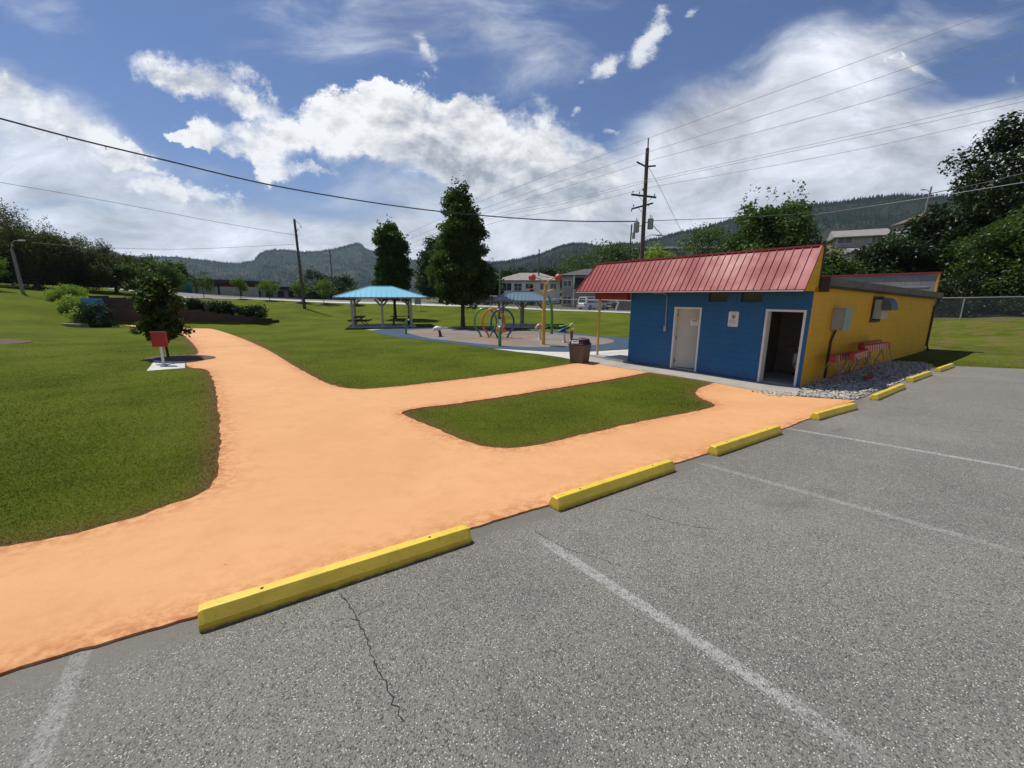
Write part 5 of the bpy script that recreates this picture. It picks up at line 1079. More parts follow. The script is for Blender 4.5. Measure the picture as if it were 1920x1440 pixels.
M['peach']=pmat('peach_gloss_paint',(.68,.38,.20),.3,.1,4.); M['lemon']=pmat('pale_yellow_paint',(.70,.60,.14),.3,.1,4.); M['rust']=pmat('rust_red_paint',(.20,.05,.025),.4,.1,4.)
cannon('white post water cannon with a peach scrolled head left of the yellow pole',1.62,24.2,.52,M['concw'],M['peach'],'scroll',R(10))
cannon('white post water cannon with a dark blue gun head right of the yellow pole',2.83,22.6,.55,M['concw'],M['navy'],'gun',R(15))
cannon('brown post water cannon with a pale yellow ring head, right of the others',3.35,23.4,.56,M['rust'],M['lemon'],'ring',R(8))
t=toy('arch_sprayer','tall slim green spray arch behind the yellow pole with a long dark green arm','spray arch',2.65,27.9); b=MB(); b.tube([(0,0,0),(0,0,1.1),(-.05,0,1.8),(-.16,0,2.25),(-.30,0,2.52)],[.10,.095,.09,.08,.06],10); b.build('post',M['green'],t)
b=MB(); b.tube([(.05,0,.55),(.45,-.2,.50),(.95,-.5,.62),(1.35,-1.,.80)],[.045,.045,.045,.04],8); b.tube([(-.05,0,.55),(-.6,-.2,.48),(-1.0,-.4,.62)],.035,8); b.build('arm',M['green'],t)
# ---------------------------------------------------------------- crest saplings with mulch, light pole
sap=[(400,2.55,3.5,'mid','broad green sapling at the left end of the crest row'),(467,1.5,2.7,'young','brightest small sapling in the crest row in front of the grey wall'),(519,2.2,2.7,'young','loose green sapling in front of the school windows'),(576,1.7,2.9,'young','green sapling immediately right of the leaning light pole'),(617,2.5,3.1,'young','green sapling at the right end of the crest row'),(672,1.4,2.1,'mid','small sapling behind the left half of the blue pavilion roof')]
for px,wd,h,mt,lab in sap:
    X=(px-960)/776*55.2; Y=54.6
    tree('young_tree',lab,'tree',X,Y,h,ROUND,.95,.17,1500,mt,.045,wd/2,group='saplings along the top of the bank',ncl=22,sig=.38,branches=10)
    o=MB(); o.lathe([(.02,.05),(.7,.04),(1.0,-.03)],16); q=o.build('mulch_ring',M['soil']); gzz=gz(X,Y); gx=(gz(X+.5,Y)-gz(X-.5,Y)); gy=(gz(X,Y+.5)-gz(X,Y-.5)); q.location=(X,Y,gzz+.02); q.rotation_euler=(math.atan(gy),-math.atan(gx),0); q['kind']='structure'
# ---------------------------------------------------------------- poles
def wobble(p,q,n=6): p=Vector(p);q=Vector(q); return [p.lerp(q,i/n) for i in range(n+1)]
t=thing('utility_pole','tall wooden power pole with crossarms and two transformers behind the washroom','utility pole',(10.15,34,gz(10.15,34)))
b=MB(); z0=-.3; H=13.35-gz(10.15,34); b.tube(wobble((.14,0,z0),(-.06,0,H)),[.19,.18,.17,.16,.15,.14,.13],12); b.build('pole',M['pole'],t)
zb=gz(10.15,34)
def wz(z): return z-zb
b=MB(); b.tube([(-.02,0,wz(13.2)),(-.04,0,wz(14.05))],.05,8); b.build('top_pin',M['wire'],t)
b=MB(); b.bar((.0,0,wz(12.05)),(-.78,.1,wz(12.45)),.09,.10); b.build('crossarm',M['woodd'],t)
b=MB(); b.bar((.02,0,wz(12.1)),(.62,-.1,wz(12.12)),.09,.10); b.build('crossarm',M['woodd'],t)
b=MB(); b.bar((-1.05,.1,wz(10.15)),(.82,-.1,wz(9.90)),.10,.13); c1_=b.build('crossarm',M['woodd'],t)
b=MB(); b.bar((-1.02,-.2,wz(9.05)),(.68,.2,wz(9.55)),.10,.12); b.build('crossarm',M['woodd'],t)
b=MB()
for p,q in(((-.55,.05,wz(10.1)),(0,0,wz(9.5))),((.55,0,wz(9.9)),(0,0,wz(9.45))),((-.5,-.1,wz(9.15)),(0,0,wz(8.7)))): b.bar(p,q,.03,.03)
b.build('brace',M['galv'],t)
b=MB()
for x,z in((-.95,10.25),(-.45,10.18),(-.2,10.4),(.72,10.03),(-.85,9.25),(-.98,8.9),(.3,9.3)): b.lathe([(.02,0),(.055,.03),(.03,.07),(.05,.11),(.02,.16)],8,Matrix.Translation((x,0,wz(z))))
b.build('insulator',M['fasciad'],t)
for x,z in((-.55,7.35),(.52,7.6)):
    b=MB(); b.lathe([(.0,0),(.20,0),(.215,.05),(.215,.66),(.225,.70),(.20,.76),(0,.80)],16,Matrix.Translation((x,-.1,wz(z)))); o=b.build('transformer',M['greymetal'],t)
    c=MB(); c.tube([(x-.05,-.1,wz(z+.78)),(x-.05,-.1,wz(z+1.05))],.025,6); c.tube([(x+.08,-.1,wz(z+.78)),(x+.08,-.1,wz(z+1.0))],.025,6); c.bar((x,-.05,wz(z+.5)),(0.05,0,wz(z+.5)),.05,.05); c.build('bushing',M['fasciad'],o)
b=MB(); b.tube([(.08,0,wz(6.75)),(.35,0,wz(7.1)),(.75,0,wz(7.2)),(1.1,0,wz(7.18))],.03,7); ar=b.build('lamp_arm',M['galv'],t); b=MB(); b.box(1.05,1.5,-.12,.12,wz(7.12),wz(7.22),ch=.03); b.build('lamp_head',M['lamp'],ar)
xl,yl=-24.75,50.; zl=gz(xl,yl)
t=thing('light_pole','dark wooden pole leaning left on the grassy bank among the saplings','utility pole',(xl,yl,zl)); b=MB(); b.tube(wobble((.05,0,-.3),(-.12,0,10.99-zl)),[.19,.18,.17,.155,.145,.135,.125],10); b.build('pole',M['pole'],t)
b=MB(); b.tube([(0,0,9.3-zl+.3),(.22,0,9.0)],.03,6); b.box(-.18,.05,-.08,.08,8.0,8.4); b.lathe([(.02,0),(.08,.1),(.02,.2)],8,Matrix.Translation((.55,0,9.1))); b.tube([(.0,0,9.85),(.4,0,9.55),(.5,0,9.3)],.02,5); b.build('bracket',M['wire'],t)
t=thing('street_lamp','grey street lamp pole with a curved arm in front of the tallest willow','street lamp',(-43.9,38,gz(-43.9,38))); h=7.0-gz(-44.2,38)
b=MB(); b.tube([(0,0,-.2),(-.08,0,h*.75),(-.10,0,h-.5)],[.14,.11,.085],10); b.build('pole',M['wood'],t)
b=MB(); b.tube([(-.10,0,h-.6),(0,0,h-.1),(.25,0,h+.12),(.8,0,h+.16)],.025,8); a=b.build('arm',M['galv'],t); b=MB(); b.box(.7,1.2,-.12,.12,h+.08,h+.20,ch=.04); b.build('lamp_head',M['lamp'],a)
def simple_pole(lab,x,y,zt,r=.12,lean=0.,extra=None,mat='pole'):
    z=gz(x,y); t=thing('utility_pole',lab,'utility pole',(x,y,z)); b=MB(); b.tube(wobble((0,0,-.5),(lean,0,zt-z)),[r]*3+[r*.9]*2+[r*.8]*2,8); b.build('pole',M[mat],t)
    if extra=='arm': b=MB(); b.bar((lean-.9,0,zt-z-.5),(lean+.9,0,zt-z-.4),.1,.12); b.build('crossarm',M['woodd'],t)
    if extra=='can': b=MB(); b.tube([(lean+.35,0,zt-z-1.9),(lean+.35,0,zt-z-1.1)],.2,10); b.bar((lean,0,zt-z-1.3),(lean+.35,0,zt-z-1.3),.06,.06); b.build('transformer',M['greymetal'],t)
    if extra=='lamp': b=MB(); b.tube([(lean,0,zt-z-1.),(lean-.6,0,zt-z-.6),(lean-1.2,0,zt-z-.5)],.05,6); b.box(lean-1.8,lean-1.1,-.15,.15,zt-z-.6,zt-z-.45); b.build('lamp_head',M['lamp'],t)
def pw(px,py,Y): # helper used only to keep the far poles in proportion: metres from bearing and rise
    a=(px-960)/776*Y; return a*.998
simple_pole('dark pole with a small transformer left of the tall power pole',pw(1163,0,60)/.98+.2,60,12.2,.12,.15,'can')
simple_pole('thin dark pole behind the two storey grey house',pw(1008,0,78),78,10.8,.13,0)
simple_pole('grey lamp pole at the left of the white two storey house',pw(937,0,52),52,5.9,.09,0,'lamp','wood')
simple_pole('thin pole standing right of the leaning light pole in front of the hills',pw(632,0,95),95,12.3,.13,-.1,'lamp')
simple_pole('short dark pole rising above the red awning ridge',pw(1292,0,70),70,11.8,.16,0)
t=None
simple_pole('leaning pale light pole on the hillside between the right hand houses',pw(1683,0,80),80,22.0,.16,.75,'lamp','wood')
# ---------------------------------------------------------------- cables
def cable(pts,r,lab,mat='wire',name='overhead_cable',drops=()):
    P=[Vector(p) for p in pts]; out=[]
    n=len(P)
    if n==2:
        for i in range(13):
            f=i/12; out.append(P[0].lerp(P[1],f)-Vector((0,0,.25*4*f*(1-f))))
    else:
        for i in range(n-1):
            p0=P[max(i-1,0)];p1=P[i];p2=P[i+1];p3=P[min(i+2,n-1)]
            for k in range(6):
                f=k/6; out.append(.5*((2*p1)+(p2-p0)*f+(2*p0-5*p1+4*p2-p3)*f*f+(3*p1-p0-3*p2+p3)*f**3))
        out.append(P[-1])
    b=MB(); b.tube(out,[r*max(.6,min(2.2,p.length/26)) for p in out],5)
    for k in drops: p=out[k]; b.tube([p,p-Vector((-.02,0,.16))],.012,4)
    o=b.build(name,M[mat]); tag(o,lab,'cable')
cable(C_c1,.032,'thick dark twisted cable crossing the left sky to the transformer pole','wire',drops=(11,14))
cable(C_c2,.008,'thin cable running from the upper left edge to the leaning pole')
cable(C_c3,.008,'lowest thin cable passing above the willows to the leaning pole')
for c,lab in((C_t1,'topmost wire going left from the tip of the power pole'),(C_t2,'second wire going left from the upper left arm of the power pole'),(C_t3,'third wire going left from the upper right arm of the power pole'),(C_t4,'wire going left from the end of the main crossarm'),(C_t5,'wire going left from the middle of the main crossarm'),(C_t6,'lowest wire going left from the right end of the crossarm'),
 (C_r1,'highest wire sweeping to the upper right corner from the pole tip'),(C_r2,'second highest wire sweeping right from the upper left arm'),(C_r3,'third wire sweeping right from the upper right arm'),(C_r4,'upper of the close pair of wires sweeping right from the crossarm'),(C_r5,'lower of the close pair of wires sweeping right from the crossarm'),(C_r6,'lowest wire sweeping right from the crossarm')):
    cable(c,.0085,lab,'wirel')
cable(C_d1,.016,'slack cable running right from the lamp arm across the right tree')
cable(C_d2,.014,'thin cable crossing in front of the hillside to the big right tree','wirel')
cable(C_d3,.022,'pale drooping service cable falling right from the power pole','wirel')
cable(C_guy,.010,'steep guy wire slanting down right of the power pole','wirel',name='guy_wire')
# ---------------------------------------------------------------- fences
def fence(path,h,step,lab,rail=.028,mesh=True):
    x0,y0=path[0]; t=thing('chain_link_fence',lab,'fence',(0,0,0)); d=dens(path,step,False)
    P=[Vector((x,y,gz(x,y))) for x,y in d]
    b=MB(); b.tube([p+Vector((0,0,h)) for p in P],rail,6); b.build('top_rail',M['galv'],t)
    for p in P: b=MB(); b.tube([p-Vector((0,0,.2)),p+Vector((0,0,h+.04))],.036,7); b.build('post',M['galv'],t)
    if mesh:
        m=bpy.data.materials.get('chain_link_mesh')
        if m is None:
            m=bpy.data.materials.new('chain_link_mesh'); m.use_nodes=True; q=NT(m.node_tree); tc=q.n('ShaderNodeTexCoord').outputs['Object']; x,y,z=q.sep(tc)
            u=q.m('MULTIPLY',q.m('ADD',q.m('MULTIPLY',x,.77),q.m('MULTIPLY',y,-.64)),13.); vv=q.m('MULTIPLY',z,13.)
            def ln(a): return q.m('LESS_THAN',q.m('ABSOLUTE',q.m('SUBTRACT',q.m('FRACT',a),.5)),.045)
            f=q.m('MAXIMUM',ln(q.m('ADD',u,vv)),ln(q.m('SUBTRACT',u,vv)))
            tr=q.n('ShaderNodeBsdfTransparent'); pr=q.n('ShaderNodeBsdfPrincipled'); pr.inputs['Base Color'].default_value=(.28,.29,.30,1); pr.inputs['Metallic'].default_value=.4; pr.inputs['Roughness'].default_value=.5
            ms_=q.n('ShaderNodeMixShader'); q.put(ms_.inputs[0],f); q.t.links.new(tr.outputs[0],ms_.inputs[1]); q.t.links.new(pr.outputs[0],ms_.inputs[2]); o=q.n('ShaderNodeOutputMaterial'); q.t.links.new(ms_.outputs[0],o.inputs[0])
        V=[];F=[]
        for i,p in enumerate(P): V+=[tuple(p+Vector((0,0,.03))),tuple(p+Vector((0,0,h)))]
        F=[(2*i,2*i+2,2*i+3,2*i+1) for i in range(len(P)-1)]
        npmesh('wire_mesh',V,F,m,t)
    return t
fence([(-8,55.6),(-2.8,54.8),(9,50.9),(13.5,47.9),(19,43.3)],1.35,3.0,'chain link fence with pale top rail along the crest in front of the houses')
fence([(22.6,37.2),(24.2,34.6),(26.5,31.0),(29.2,27.3),(33.5,25.2),(40,22.5)],1.42,2.9,'chain link fence along the right bank in front of the dark trees',.034)
# ---------------------------------------------------------------- buildings beyond
def wallwin(b,p,q,z0,z1): p=Vector(p);q=Vector(q); b.quad((p.x,p.y,z0),(q.x,q.y,z0),(q.x,q.y,z1),(p.x,p.y,z1))
def house(nm,lab,x,y,rz,w_,d,h,roof,wall,rm_,rh,ov=.6,wins=(),z=None,hip=True,floors=None,extra=None):
    zz=gz(x,y) if z is None else z; t=thing(nm,lab,'house',(x,y,zz),rz)
    b=MB(); b.box(-w_/2,w_/2,0,d,-3.,h); b.build('wall',wall,t)
    X=w_/2+ov; a=[(-X,-ov,h),(X,-ov,h),(X,d+ov,h),(-X,d+ov,h)]
    b=MB()
    if hip: r=[(-w_/2+d*.45,d/2,h+rh),(w_/2-d*.45,d/2,h+rh)]; b.add(a+r+[(-X,-ov,h-.18),(X,-ov,h-.18),(X,d+ov,h-.18),(-X,d+ov,h-.18)],[(0,1,5,4),(1,2,5),(2,3,4,5),(3,0,4),(6,9,8,7),(0,6,7,1),(1,7,8,2),(2,8,9,3),(3,9,6,0)])
    else: r=[(-X,d/2,h+rh),(X,d/2,h+rh)]; b.add(a+r+[(-X,-ov,h-.2),(X,-ov,h-.2),(X,d+ov,h-.2),(-X,d+ov,h-.2)],[(0,1,5,4),(2,3,4,5),(1,2,5),(3,0,4),(6,9,8,7),(0,6,7,1),(1,7,8,2),(2,8,9,3),(3,9,6,0)])
    b.build('roof',rm_,t)
    for wx,wz0,ww,wh in wins:
        b=MB(); b.box(wx-ww/2-.07,wx+ww/2+.07,-.05,-.004,wz0-.07,wz0+wh+.07); f=b.build('window',M['white'],t)
        b=MB(); b.box(wx-ww/2,wx+ww/2,-.062,-.053,wz0,wz0+wh); b.build('pane',M['glass'],f)
        b=MB(); b.box(wx-.03,wx+.03,-.07,-.064,wz0,wz0+wh); b.build('mullion',M['white'],f)
    return t
t=house('white_house','white two storey house with pale hip roof left of the red spray balls',3.0,76,R(-4),11.0,8,4.3,None,M['housew'],M['shingle'],1.5,.7,[(-4.0,2.5,1.6,1.3),(-2.0,2.5,1.3,1.2),(.0,2.8,1.2,.9),(2.6,2.7,1.2,1.0),(4.3,2.6,1.0,1.1),(-3.5,.2,1.4,1.1),(.5,.2,1.4,1.1)],z=1.0)
b=MB(); b.box(-2.9,-.6,-1.3,-.01,2.2,2.32); 
for k in range(9): b.box(-2.9+.28*k,-2.87+.28*k,-1.3,-1.27,2.32,3.1)
b.box(-2.9,-.6,-1.32,-1.28,3.1,3.16); b.build('balcony',M['white'],t)
t=house('grey_house','grey two storey house with a dark upstairs balcony behind the parked white car',14.3,69,R(-8),12.5,8,4.9,None,M['houseg'],M['shingled'],1.2,.6,[(-5.35,3.1,1.3,.9),(-5.3,.3,1.3,1.2)],z=1.0)
b=MB(); b.box(-4.4,6.0,-1.6,-.01,2.45,2.62); b.box(-4.4,-4.2,-1.6,-1.4,-.3,4.7); b.box(2.0,2.2,-1.6,-1.4,-.3,4.7); b.build('balcony',M['housew'],t)
b=MB(); b.box(-4.1,5.9,-.04,-.003,2.7,4.5); b.build('balcony_glazing',M['dark'],t); b=MB(); b.box(.3,1.2,-.04,-.003,-.2,2.0); b.build('door',M['brick'],t)
b=MB(); b.box(-4.3,5.9,-1.6,-1.55,2.62,3.4); b.build('railing',M['fasciad'],t)
house('roadside_shed','small house with a pale sloping roof edge just right of the widest tall tree',-4.2,80,R(-20),5.5,6,3.3,None,M['houseg'],M['shingle'],1.2,.4,[(0,1.5,1.4,1.1)],z=1.0,hip=False)
house('hill_house','pale house with grey low roof and carport on the right hillside behind the bushy tree',pw(1583,0,88),88,R(-28),7.6,7,2.4,None,M['houseg'],M['shingle'],1.7,.9,[(-2.6,1.2,2.4,1.5),(2.4,1.0,1.4,1.3)],z=12.2,hip=False)
house('hill_house','house with a brown roof at the top right of the hillside',pw(1722,0,95),95,R(-12),9.0,7,2.2,None,M['houseg'],M['brown'],2.2,.7,[(-2,.6,1.4,1.1)],z=17.0,hip=True)
b=MB(); b.prism([(-1.7,0),(1.7,0),(0,1.3)],-.3,3.,Matrix(((1,0,0,0),(0,0,1,0),(0,1,0,0),(0,0,0,1)))); 
o=b.build('dormer',M['brown'],bpy.data.objects['hill_house.001']); o.location=(-2.2,-.6,2.4)
house('hill_house','long dark roofed house on the hill directly behind the power pole',pw(1262,0,104),104,R(-6),22,8,2.6,None,M['houseg'],M['shingled'],1.0,1.2,[(-6,.8,2.2,1.2),(0,.8,2.2,1.2),(6,.8,2.,1.2)],z=11.2,hip=True)
house('grey_shed','low silver roofed shed among the right hand trees above the flat roof',pw(1625,0,58),58,R(-25),6,5,2.2,None,M['houseg'],M['galv'],.5,.4,[(0,.8,1.2,.9)],z=6.6,hip=False)
# stone retaining wall by the driveway
b=MB(); b.add([(0,0,-.5),(7.5,-1.2,-.5),(7.5,1,-.5),(0,1.,-.5),(.5,0.05,1.15),(7.5,-1.15,1.2),(7.5,1,1.2),(.5,1.,1.15)],[(4,5,6,7),(0,1,5,4),(1,2,6,5),(2,3,7,6),(3,0,4,7)]); o=b.build('stone_wall',M['stone']); o.location=(13.6,55.5,gz(14,55.5)); tag(o,'rough grey stone wall beside the driveway, right of the parked cars','wall')
# school and its grey screen wall
zs=1.1
t=thing('school','long low flat roofed school building beyond the left bank','building',(-65,86,zs),math.atan2(46,12))
b=MB(); b.box(0,54,-.2,14,-1.5,2.9); b.build('wall',M['school'],t)
b=MB(); b.box(-.8,22,-1.2,15,4.0,4.7); b.box(22.02,55,-1.2,15,2.9,3.6); b.build('roof',M['fasciad'],t)
b=MB(); b.box(.5,21.8,.4,14.,2.9,4.0); b.build('upper_wall',M['brick'],t)
b=MB(); b.box(-.02,54.02,-.24,-.21,-1.5,.75); b.build('dark_base_band',M['carb'],t)
for k in range(11):
    b=MB(); b.box(14.5+3.6*k,16.6+3.6*k,-.26,-.215,1.0,2.5); b.build('window',M['glass'],t)
for k,x in enumerate((4,10,16,23,29,35,41,47)):
    b=MB(); b.tube([(x,2,4.3 if x<22 else 3.3),(x,2,4.75 if x<22 else 3.75)],[.5,.42],10); b.build('roof_vent',M['galv'],t)
t=thing('screen_wall','plain grey screen wall with dark posts standing in front of the school','wall',(-57.5,74,1.75),0)
A=(-59.5+57.5,0);e_=[(-1.0,0),(2.2,.3),(5.9,.6),(9.6,.8),(12.8,1.0)]
b=MB()
for i in range(4):
    p=Vector((e_[i][0],e_[i][1],0));q=Vector((e_[i+1][0],e_[i+1][1],0)); dn=Vector((0,0,-.8)); b.add([p+dn,q+dn,q+Vector((0,.2,-.8)),p+Vector((0,.2,-.8)),p+Vector((0,0,2.25)),q+Vector((0,0,2.15)),q+Vector((0,.2,2.15)),p+Vector((0,.2,2.25))],[(4,5,6,7),(0,1,5,4),(2,3,7,6)])
b.build('panel',M['school'],t)
for p in e_[1:]: b=MB(); b.box(p[0]-.12,p[0]+.12,p[1]-.12,p[1]-.01,-.5,2.5); b.build('post',M['dark'],t)
b=MB(); b.box(0,2.2,0,2.0,-.5,1.9); b.box(-.05,2.25,-.05,2.05,1.91,2.0); o=b.build('teal_container',M['teal'],None); o.location=(-58.3,73,gz(-58,73)); tag(o,'teal green metal container at the left end of the grey screen wall','container')
# roadside sign on two legs
t=thing('road_sign','pale blank backed road sign on two legs right of the blue pavilion','sign',(pw(786,0,51),51,gz(pw(786,0,51),51)))
for s in(-.33,.33): b=MB(); b.tube([(s,0,-.2),(s,0,2.1)],.03,6); b.build('post',M['galv'],t)
b=MB(); b.prism([(-.38,.75),(.38,.75),(.38,2.0),(.28,2.15),(-.28,2.15),(-.38,2.0)],-.02,.02,Matrix(((1,0,0,0),(0,0,1,-.05),(0,1,0,0),(0,0,0,1)))); b.build('panel',M['greymetal'],t)
# ---------------------------------------------------------------- cars
def car(nm,lab,x,y,rz,Ln,W,H,paint,suv=True,z=None):
    t=thing(nm,lab,'car',(x,y,gz(x,y) if z is None else z),rz)
    # lower body: lofted sections along x
    def loft(secs,name,mat,par):
        b=MB(); n=len(secs[0]); vs=[p for s in secs for p in s]; fs=[]
        for i in range(len(secs)-1):
            for k in range(n): fs.append((i*n+k,i*n+(k+1)%n,(i+1)*n+(k+1)%n,(i+1)*n+k))
        fs+=[tuple(range(n))[::-1],tuple((len(secs)-1)*n+k for k in range(n))]; b.add(vs,fs); return b.build(name,mat,par,.03)
    def sec(x,w_,z0,z1,tw=.9): return [(x,-w_,z0),(x,-w_,z0+(z1-z0)*.55),(x,-w_*tw,z1),(x,w_*tw,z1),(x,w_,z0+(z1-z0)*.55),(x,w_,z0)]
    w2=W/2; bd=loft([sec(-Ln/2,w2*.86,.32,.85),sec(-Ln/2+.15,w2*.96,.26,.98),sec(-Ln*.2,w2,.24,1.0),sec(Ln*.18,w2,.24,.98),sec(Ln*.30,w2*.98,.24,.93),sec(Ln/2-.2,w2*.93,.26,.78),sec(Ln/2,w2*.80,.32,.62)],'body',paint,t)
    rx=-Ln/2+.12 if suv else -Ln*.30
    loft([sec(rx,w2*.84,.96,1.0,.9),sec(rx+(.18 if suv else .5),w2*.86,.96,H-.04,.80),sec(0.0,w2*.88,.96,H,.80),sec(Ln*.10,w2*.88,.96,H-.03,.80),sec(Ln*.27,w2*.86,.94,.98,.88)],'cabin',paint,bd)
    for s in(-1,1):
        for a,c in(((rx+.30),-Ln*.12),(-Ln*.10,Ln*.07),(Ln*.09,Ln*.20)):
            b=MB(); top=H-.12 if c<Ln*.1 else H-.25; b.add([(a,s*w2*.895,1.0),(c,s*w2*.895,1.0),(c-.03,s*w2*.80,top),(a+.04,s*w2*.80,top)],[(0,1,2,3)]); b.build('window',M['glass'],bd)
    b=MB(); b.add([(rx-.012,-w2*.7,1.02),(rx-.012,w2*.7,1.02),(rx+.15 if suv else rx+.4,w2*.62,H-.12),(rx+.15 if suv else rx+.4,-w2*.62,H-.12)],[(0,1,2,3)]); b.build('rear_window',M['glass'],bd)
    b=MB(); b.add([(Ln*.262,-w2*.72,1.0),(Ln*.262,w2*.72,1.0),(Ln*.115,w2*.64,H-.08),(Ln*.115,-w2*.64,H-.08)],[(0,1,2,3)]); b.build('windscreen',M['glass'],bd)
    for s in(-1,1):
        b=MB(); b.box(-Ln/2-.015,-Ln/2+.05,s*w2*.72-.12,s*w2*.72+.12,.66,.92); b.build('tail_lamp',M['tail'],bd)
        b=MB(); b.box(Ln/2-.12,Ln/2-.01,s*w2*.62-.16,s*w2*.62+.16,.56,.72); b.build('headlight',M['galv'],bd)
        for xx in(-Ln*.31,Ln*.31):
            b=MB(); b.lathe([(.0,-.11),(.26,-.11),(.335,-.08),(.335,.08),(.26,.11),(0,.11)],20,Matrix.Translation((xx,s*(w2-.09),.335))@Matrix.Rotation(R(90),4,'X')); w_=b.build('wheel',M['black'],t)
            b=MB(); b.lathe([(0,-.13),(.19,-.125),(.20,-.11)],14,Matrix.Translation((xx,s*(w2-.09),.335))@Matrix.Rotation(R(90 if s>0 else -90),4,'X')); b.build('rim',M['galv'],w_)
    b=MB(); b.box(-Ln/2-.06,-Ln/2+.1,-w2*.85,w2*.85,.36,.56,ch=.03); b.build('rear_bumper',M['greymetal'],bd)
    return t
car('parked_suv','white sport utility car parked rear first beside the stone wall on the driveway',11.1,58.5,R(38),4.5,1.85,1.78,M['carw'],True)
car('parked_car','dark car parked behind the white one, partly hidden by the yellow porch post',15.2,60.5,R(35),4.4,1.8,1.5,M['carb'],False)
car('parked_car','white car parked in deep shade behind the right chain link fence',49.,41.5,R(160),4.5,1.8,1.5,M['carw'],False)
# ---------------------------------------------------------------- right hand trees
tree('bushy_tree','bushy green tree with upright whippy shoots directly above the red awning ridge','tree',18.9,32.5,8.9,[(0,.7),(.3,.95),(.55,1.),(.85,.85),(1,.5)],1.0,.24,19000,'mid',.25,3.3,ncl=120,sig=.58,spray=1.9,outer=.5,lean=(.3,0),droop=-.3,inner=.5)
rt=[('big_tree','tallest dark tree at the right edge of the picture',42.5,36.5,15.3,7.0,'dark',21000,.34,1.1),
('big_tree','dark tree in the middle of the right hand tree mass',38.5,38.5,8.6,4.8,'dark',14000,.32,.95),
('leafy_tree','brighter green leafy tree in front at the right edge',37.5,31.5,7.2,4.2,'mid',14000,.26,.75),
('leafy_tree','dark leafy tree behind the rear parapet corner',33.0,38,6.2,3.6,'dark',14000,.28,.8),
('leafy_tree','low green tree right behind the flat roof of the washroom',26.8,36.5,4.9,3.0,'mid',11000,.26,.7),
('leafy_tree','low green tree between the awning end and the hillside house',23.2,38.5,5.2,2.3,'mid',9000,.26,.65),
('leafy_tree','green tree on the slope below the brown roofed house',51,58,7.0,4.0,'mid',8000,.36,1.0),
('leafy_tree','dark tree on the slope left of the hillside house',30.,52,7.2,3.2,'dark',8000,.36,.9),
('leafy_tree','dark tree at the back behind the power pole guy wire',36,66,7.0,3.6,'dark',7000,.42,1.),
('leafy_tree','large dark tree deep behind the right fence',52,47,12.5,6.5,'dark',11000,.4,1.2)]
for nm,lab,x,y,h,rr,mt,n,lf,sg_ in rt:
    tree(nm,lab,'tree',x,y,h,[(0,.75),(.2,.95),(.5,1.),(.8,.7),(1,.25)],.3,lf,n,mt,.25,rr,ncl=90,sig=sg_,spray=.5,inner=.55,droop=.1,group='trees behind the right fence')
for i,(x,y,rr,h) in enumerate([(24.6,35.8,1.9,2.4),(28.,33.0,2.0,2.6),(31.5,30.5,2.2,2.8),(35.5,28.6,2.0,2.4),(39.8,27.4,2.2,2.8)]):
    shrub(['dark undergrowth shrub at the left end of the right fence','dark undergrowth shrub behind the fence near the washroom corner','dark undergrowth shrub behind the first visible fence post','dark undergrowth shrub behind the fence toward the right edge','dark undergrowth shrub at the right edge behind the fence'][i],x,y,rr,h,'dark',4200,.2,group='undergrowth behind the right fence',ncl=40,sig=.5)
# trees among the houses
far_=[(pw(1215,0,84),84,7.,4.,'bright','bright green tree just left of the power pole base above the awning'),(pw(1150,0,96),96,8.5,6,'mid','green tree on the slope behind the grey house roof'),(pw(1085,0,100),100,7.5,6,'mid','green tree on the slope above the right red ball'),(pw(985,0,92),92,6.2,4.,'dark','dark conifer like tree behind the white house roof'),(pw(950,0,90),90,6.6,4.5,'dark','dark tree behind the left end of the white house'),(pw(1025,0,92),92,6.0,4,'dark','dark tree between the two spray balls'),
(pw(915,0,62),62,4.6,3.,'dark','dark tree touching the right side of the widest tall tree'),(pw(600,0,110),110,8.0,4.5,'dark','dark rounded tree beside the school roof end'),(pw(650,0,120),120,7.5,4,'dark','dark tree left of the blue pavilion roof peak'),(pw(345,0,85),85,6.2,2.6,'mid','conical green tree left of the school'),(pw(1310,0,82),82,9.,6,'mid','green tree hidden low behind the red awning ridge')]
for x,y,h,rr,mt,lab in far_:
    tree('distant_tree',lab,'tree',x,y,h,ROUND,.2,.5,2600,mt,.2,rr,group='trees among the far houses',ncl=34,sig=rr*.3,inner=.5,branches=8)
tree('cypress','slim dark conifer in front of the white house below the left red ball','tree',3.2,72.5,3.5,[(0,1.),(.5,.6),(1,.1)],.1,.25,1500,'dark',.08,.8,ncl=30,sig=.25,branches=5)
t=tree('distant_tree','shaded tree beyond the grey house driveway',  'tree',20,78,8.,ROUND,.2,.5,2600,'dark',.2,4.5,ncl=34,sig=1.3,inner=.5,branches=8)
# mulch bed at the left edge
o=MB(); o.lathe([(.02,.06),(1.,.05),(1.5,-.03)],20); q=o.build('mulch_bed',M['soil']); q.location=(-23.6,18.3,gz(-23.6,18.3)); q.scale=(1.3,.8,1); q['kind']='structure'
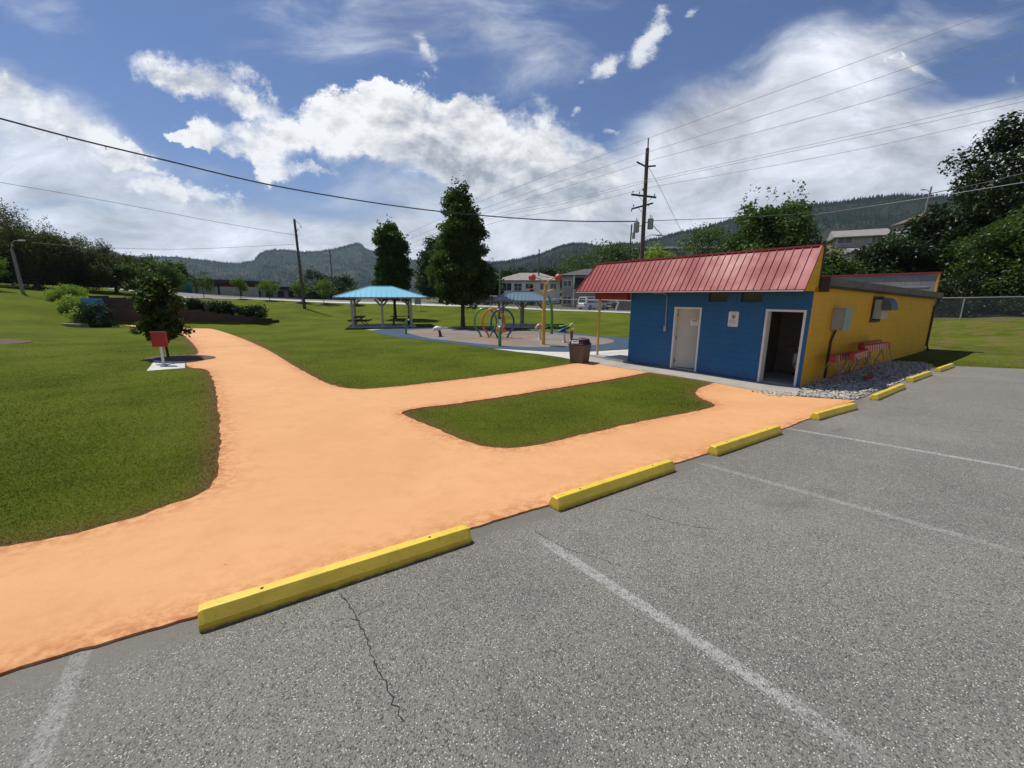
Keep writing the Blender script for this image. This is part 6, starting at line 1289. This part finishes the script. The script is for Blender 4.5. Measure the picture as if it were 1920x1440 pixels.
# ---------------------------------------------------------------- hills
def hill(prof,dist,base,name,c1,c2,depth,ntree,th,seed):
    az=np.array([p[0] for p in prof]); el=np.array([p[1] for p in prof])
    A=np.linspace(az[0],az[-1],340); E=np.interp(A,az,el); rg_=np.random.default_rng(seed)
    ridge=2.45+dist*E; K=26; V=[]
    ph=rg_.uniform(0,6,12); fr=rg_.uniform(20,120,12)
    for k in range(K+8):
        f=k/K; 
        for i,a in enumerate(A):
            if f<=1:
                s=f**1.15*.75+.25*f**3; r=dist-depth*(1-f); n=sum(math.sin(fr[j]*a+ph[j]+f*5*math.sin(ph[j]))*math.cos(f*fr[j]*.12+ph[j]*2) for j in range(12))/12
                z=base+(ridge[i]-base)*min(1,max(0,s+n*.16*math.sin(math.pi*f)))
            else:
                g=f-1; r=dist+depth*g*1.5; z=ridge[i]-(ridge[i]-base)*g*2.6
            V.append((r*math.sin(a),r*math.cos(a),z))
    V=np.array(V); n=len(A); F=np.array([(k*n+i,k*n+i+1,(k+1)*n+i+1,(k+1)*n+i) for k in range(K+7) for i in range(n-1)])
    m=bpy.data.materials.new(name+'_slope'); m.use_nodes=True; t=NT(m.node_tree); tc=t.n('ShaderNodeTexCoord').outputs['Object']
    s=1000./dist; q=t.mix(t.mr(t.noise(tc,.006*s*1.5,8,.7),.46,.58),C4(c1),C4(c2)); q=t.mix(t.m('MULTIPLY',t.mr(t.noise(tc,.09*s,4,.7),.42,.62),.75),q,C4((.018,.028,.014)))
    b=t.n('ShaderNodeBsdfDiffuse'); t.put(b.inputs[0],q); bn=t.n('ShaderNodeBump'); bn.inputs['Strength'].default_value=1.; bn.inputs['Distance'].default_value=14.; t.put(bn.inputs['Height'],t.noise(tc,.03*s,7,.75)); t.put(b.inputs['Normal'],bn.outputs[0])
    o=t.n('ShaderNodeOutputMaterial'); t.t.links.new(b.outputs[0],o.inputs[0])
    ob=npmesh(name,V,F,m,smooth=True); ob['kind']='structure'
    # conifers over the slope and along the ridge
    G3=V.reshape(K+8,n,3); nr=int(ntree*.22)
    fi=np.r_[K-rg_.random(nr)*1.0,rg_.uniform(4,K+.5,ntree-nr)]; ii=rg_.uniform(0,n-1.01,ntree); k0=fi.astype(int); i0=ii.astype(int); fk=(fi-k0)[:,None]; fi2=(ii-i0)[:,None]
    P=(G3[k0,i0]*(1-fk)+G3[k0+1,i0]*fk)*(1-fi2)+(G3[k0,i0+1]*(1-fk)+G3[k0+1,i0+1]*fk)*fi2
    clump=np.sin(P[:,0]*.013+np.sin(P[:,1]*.011)*2)*np.sin(P[:,1]*.017+P[:,0]*.004); keep=rg_.random(ntree)<(.62+.55*clump); P=P[keep]; mm=len(P)
    h=th*rg_.uniform(.5,1.25,mm); r=h*rg_.uniform(.16,.26,mm); ang=rg_.uniform(0,6.28,mm)
    W=np.empty((mm,6,3)); 
    for j in range(5): a=ang+j*2*np.pi/5; W[:,j]=P+np.c_[r*np.cos(a),r*np.sin(a),-th*.15+0*r]
    W[:,5]=P+np.c_[0*r,0*r,h]
    Fc=(np.array([(j,(j+1)%5,5) for j in range(5)])[None]+6*np.arange(mm)[:,None,None]).reshape(-1,3)
    tag(npmesh('forest',W.reshape(-1,3),Fc,L['dark']),'dark conifer forest covering the '+('left blue' if dist>2000 else 'right')+' hills',cat='forest',kind='stuff')
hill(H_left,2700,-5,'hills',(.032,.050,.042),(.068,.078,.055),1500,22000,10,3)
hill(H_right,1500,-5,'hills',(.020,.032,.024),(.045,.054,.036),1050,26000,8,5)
# ---------------------------------------------------------------- air
hz=MB(); hz.box(-5200,5200,-4200,5200,-12,1100); ho=hz.build('haze',[])
ho.data.materials.clear(); hm=bpy.data.materials.new('haze_air'); hm.use_nodes=True; t=NT(hm.node_tree); v=t.n('ShaderNodeVolumePrincipled'); v.inputs['Color'].default_value=(.62,.80,1.,1); v.inputs['Density'].default_value=8.0e-5; v.inputs['Anisotropy'].default_value=.2
o=t.n('ShaderNodeOutputMaterial'); t.t.links.new(v.outputs[0],o.inputs['Volume']); ho.data.materials.append(hm); ho['kind']='stuff'; ho['label']='thin bluish air haze over the valley'; ho['category']='haze'
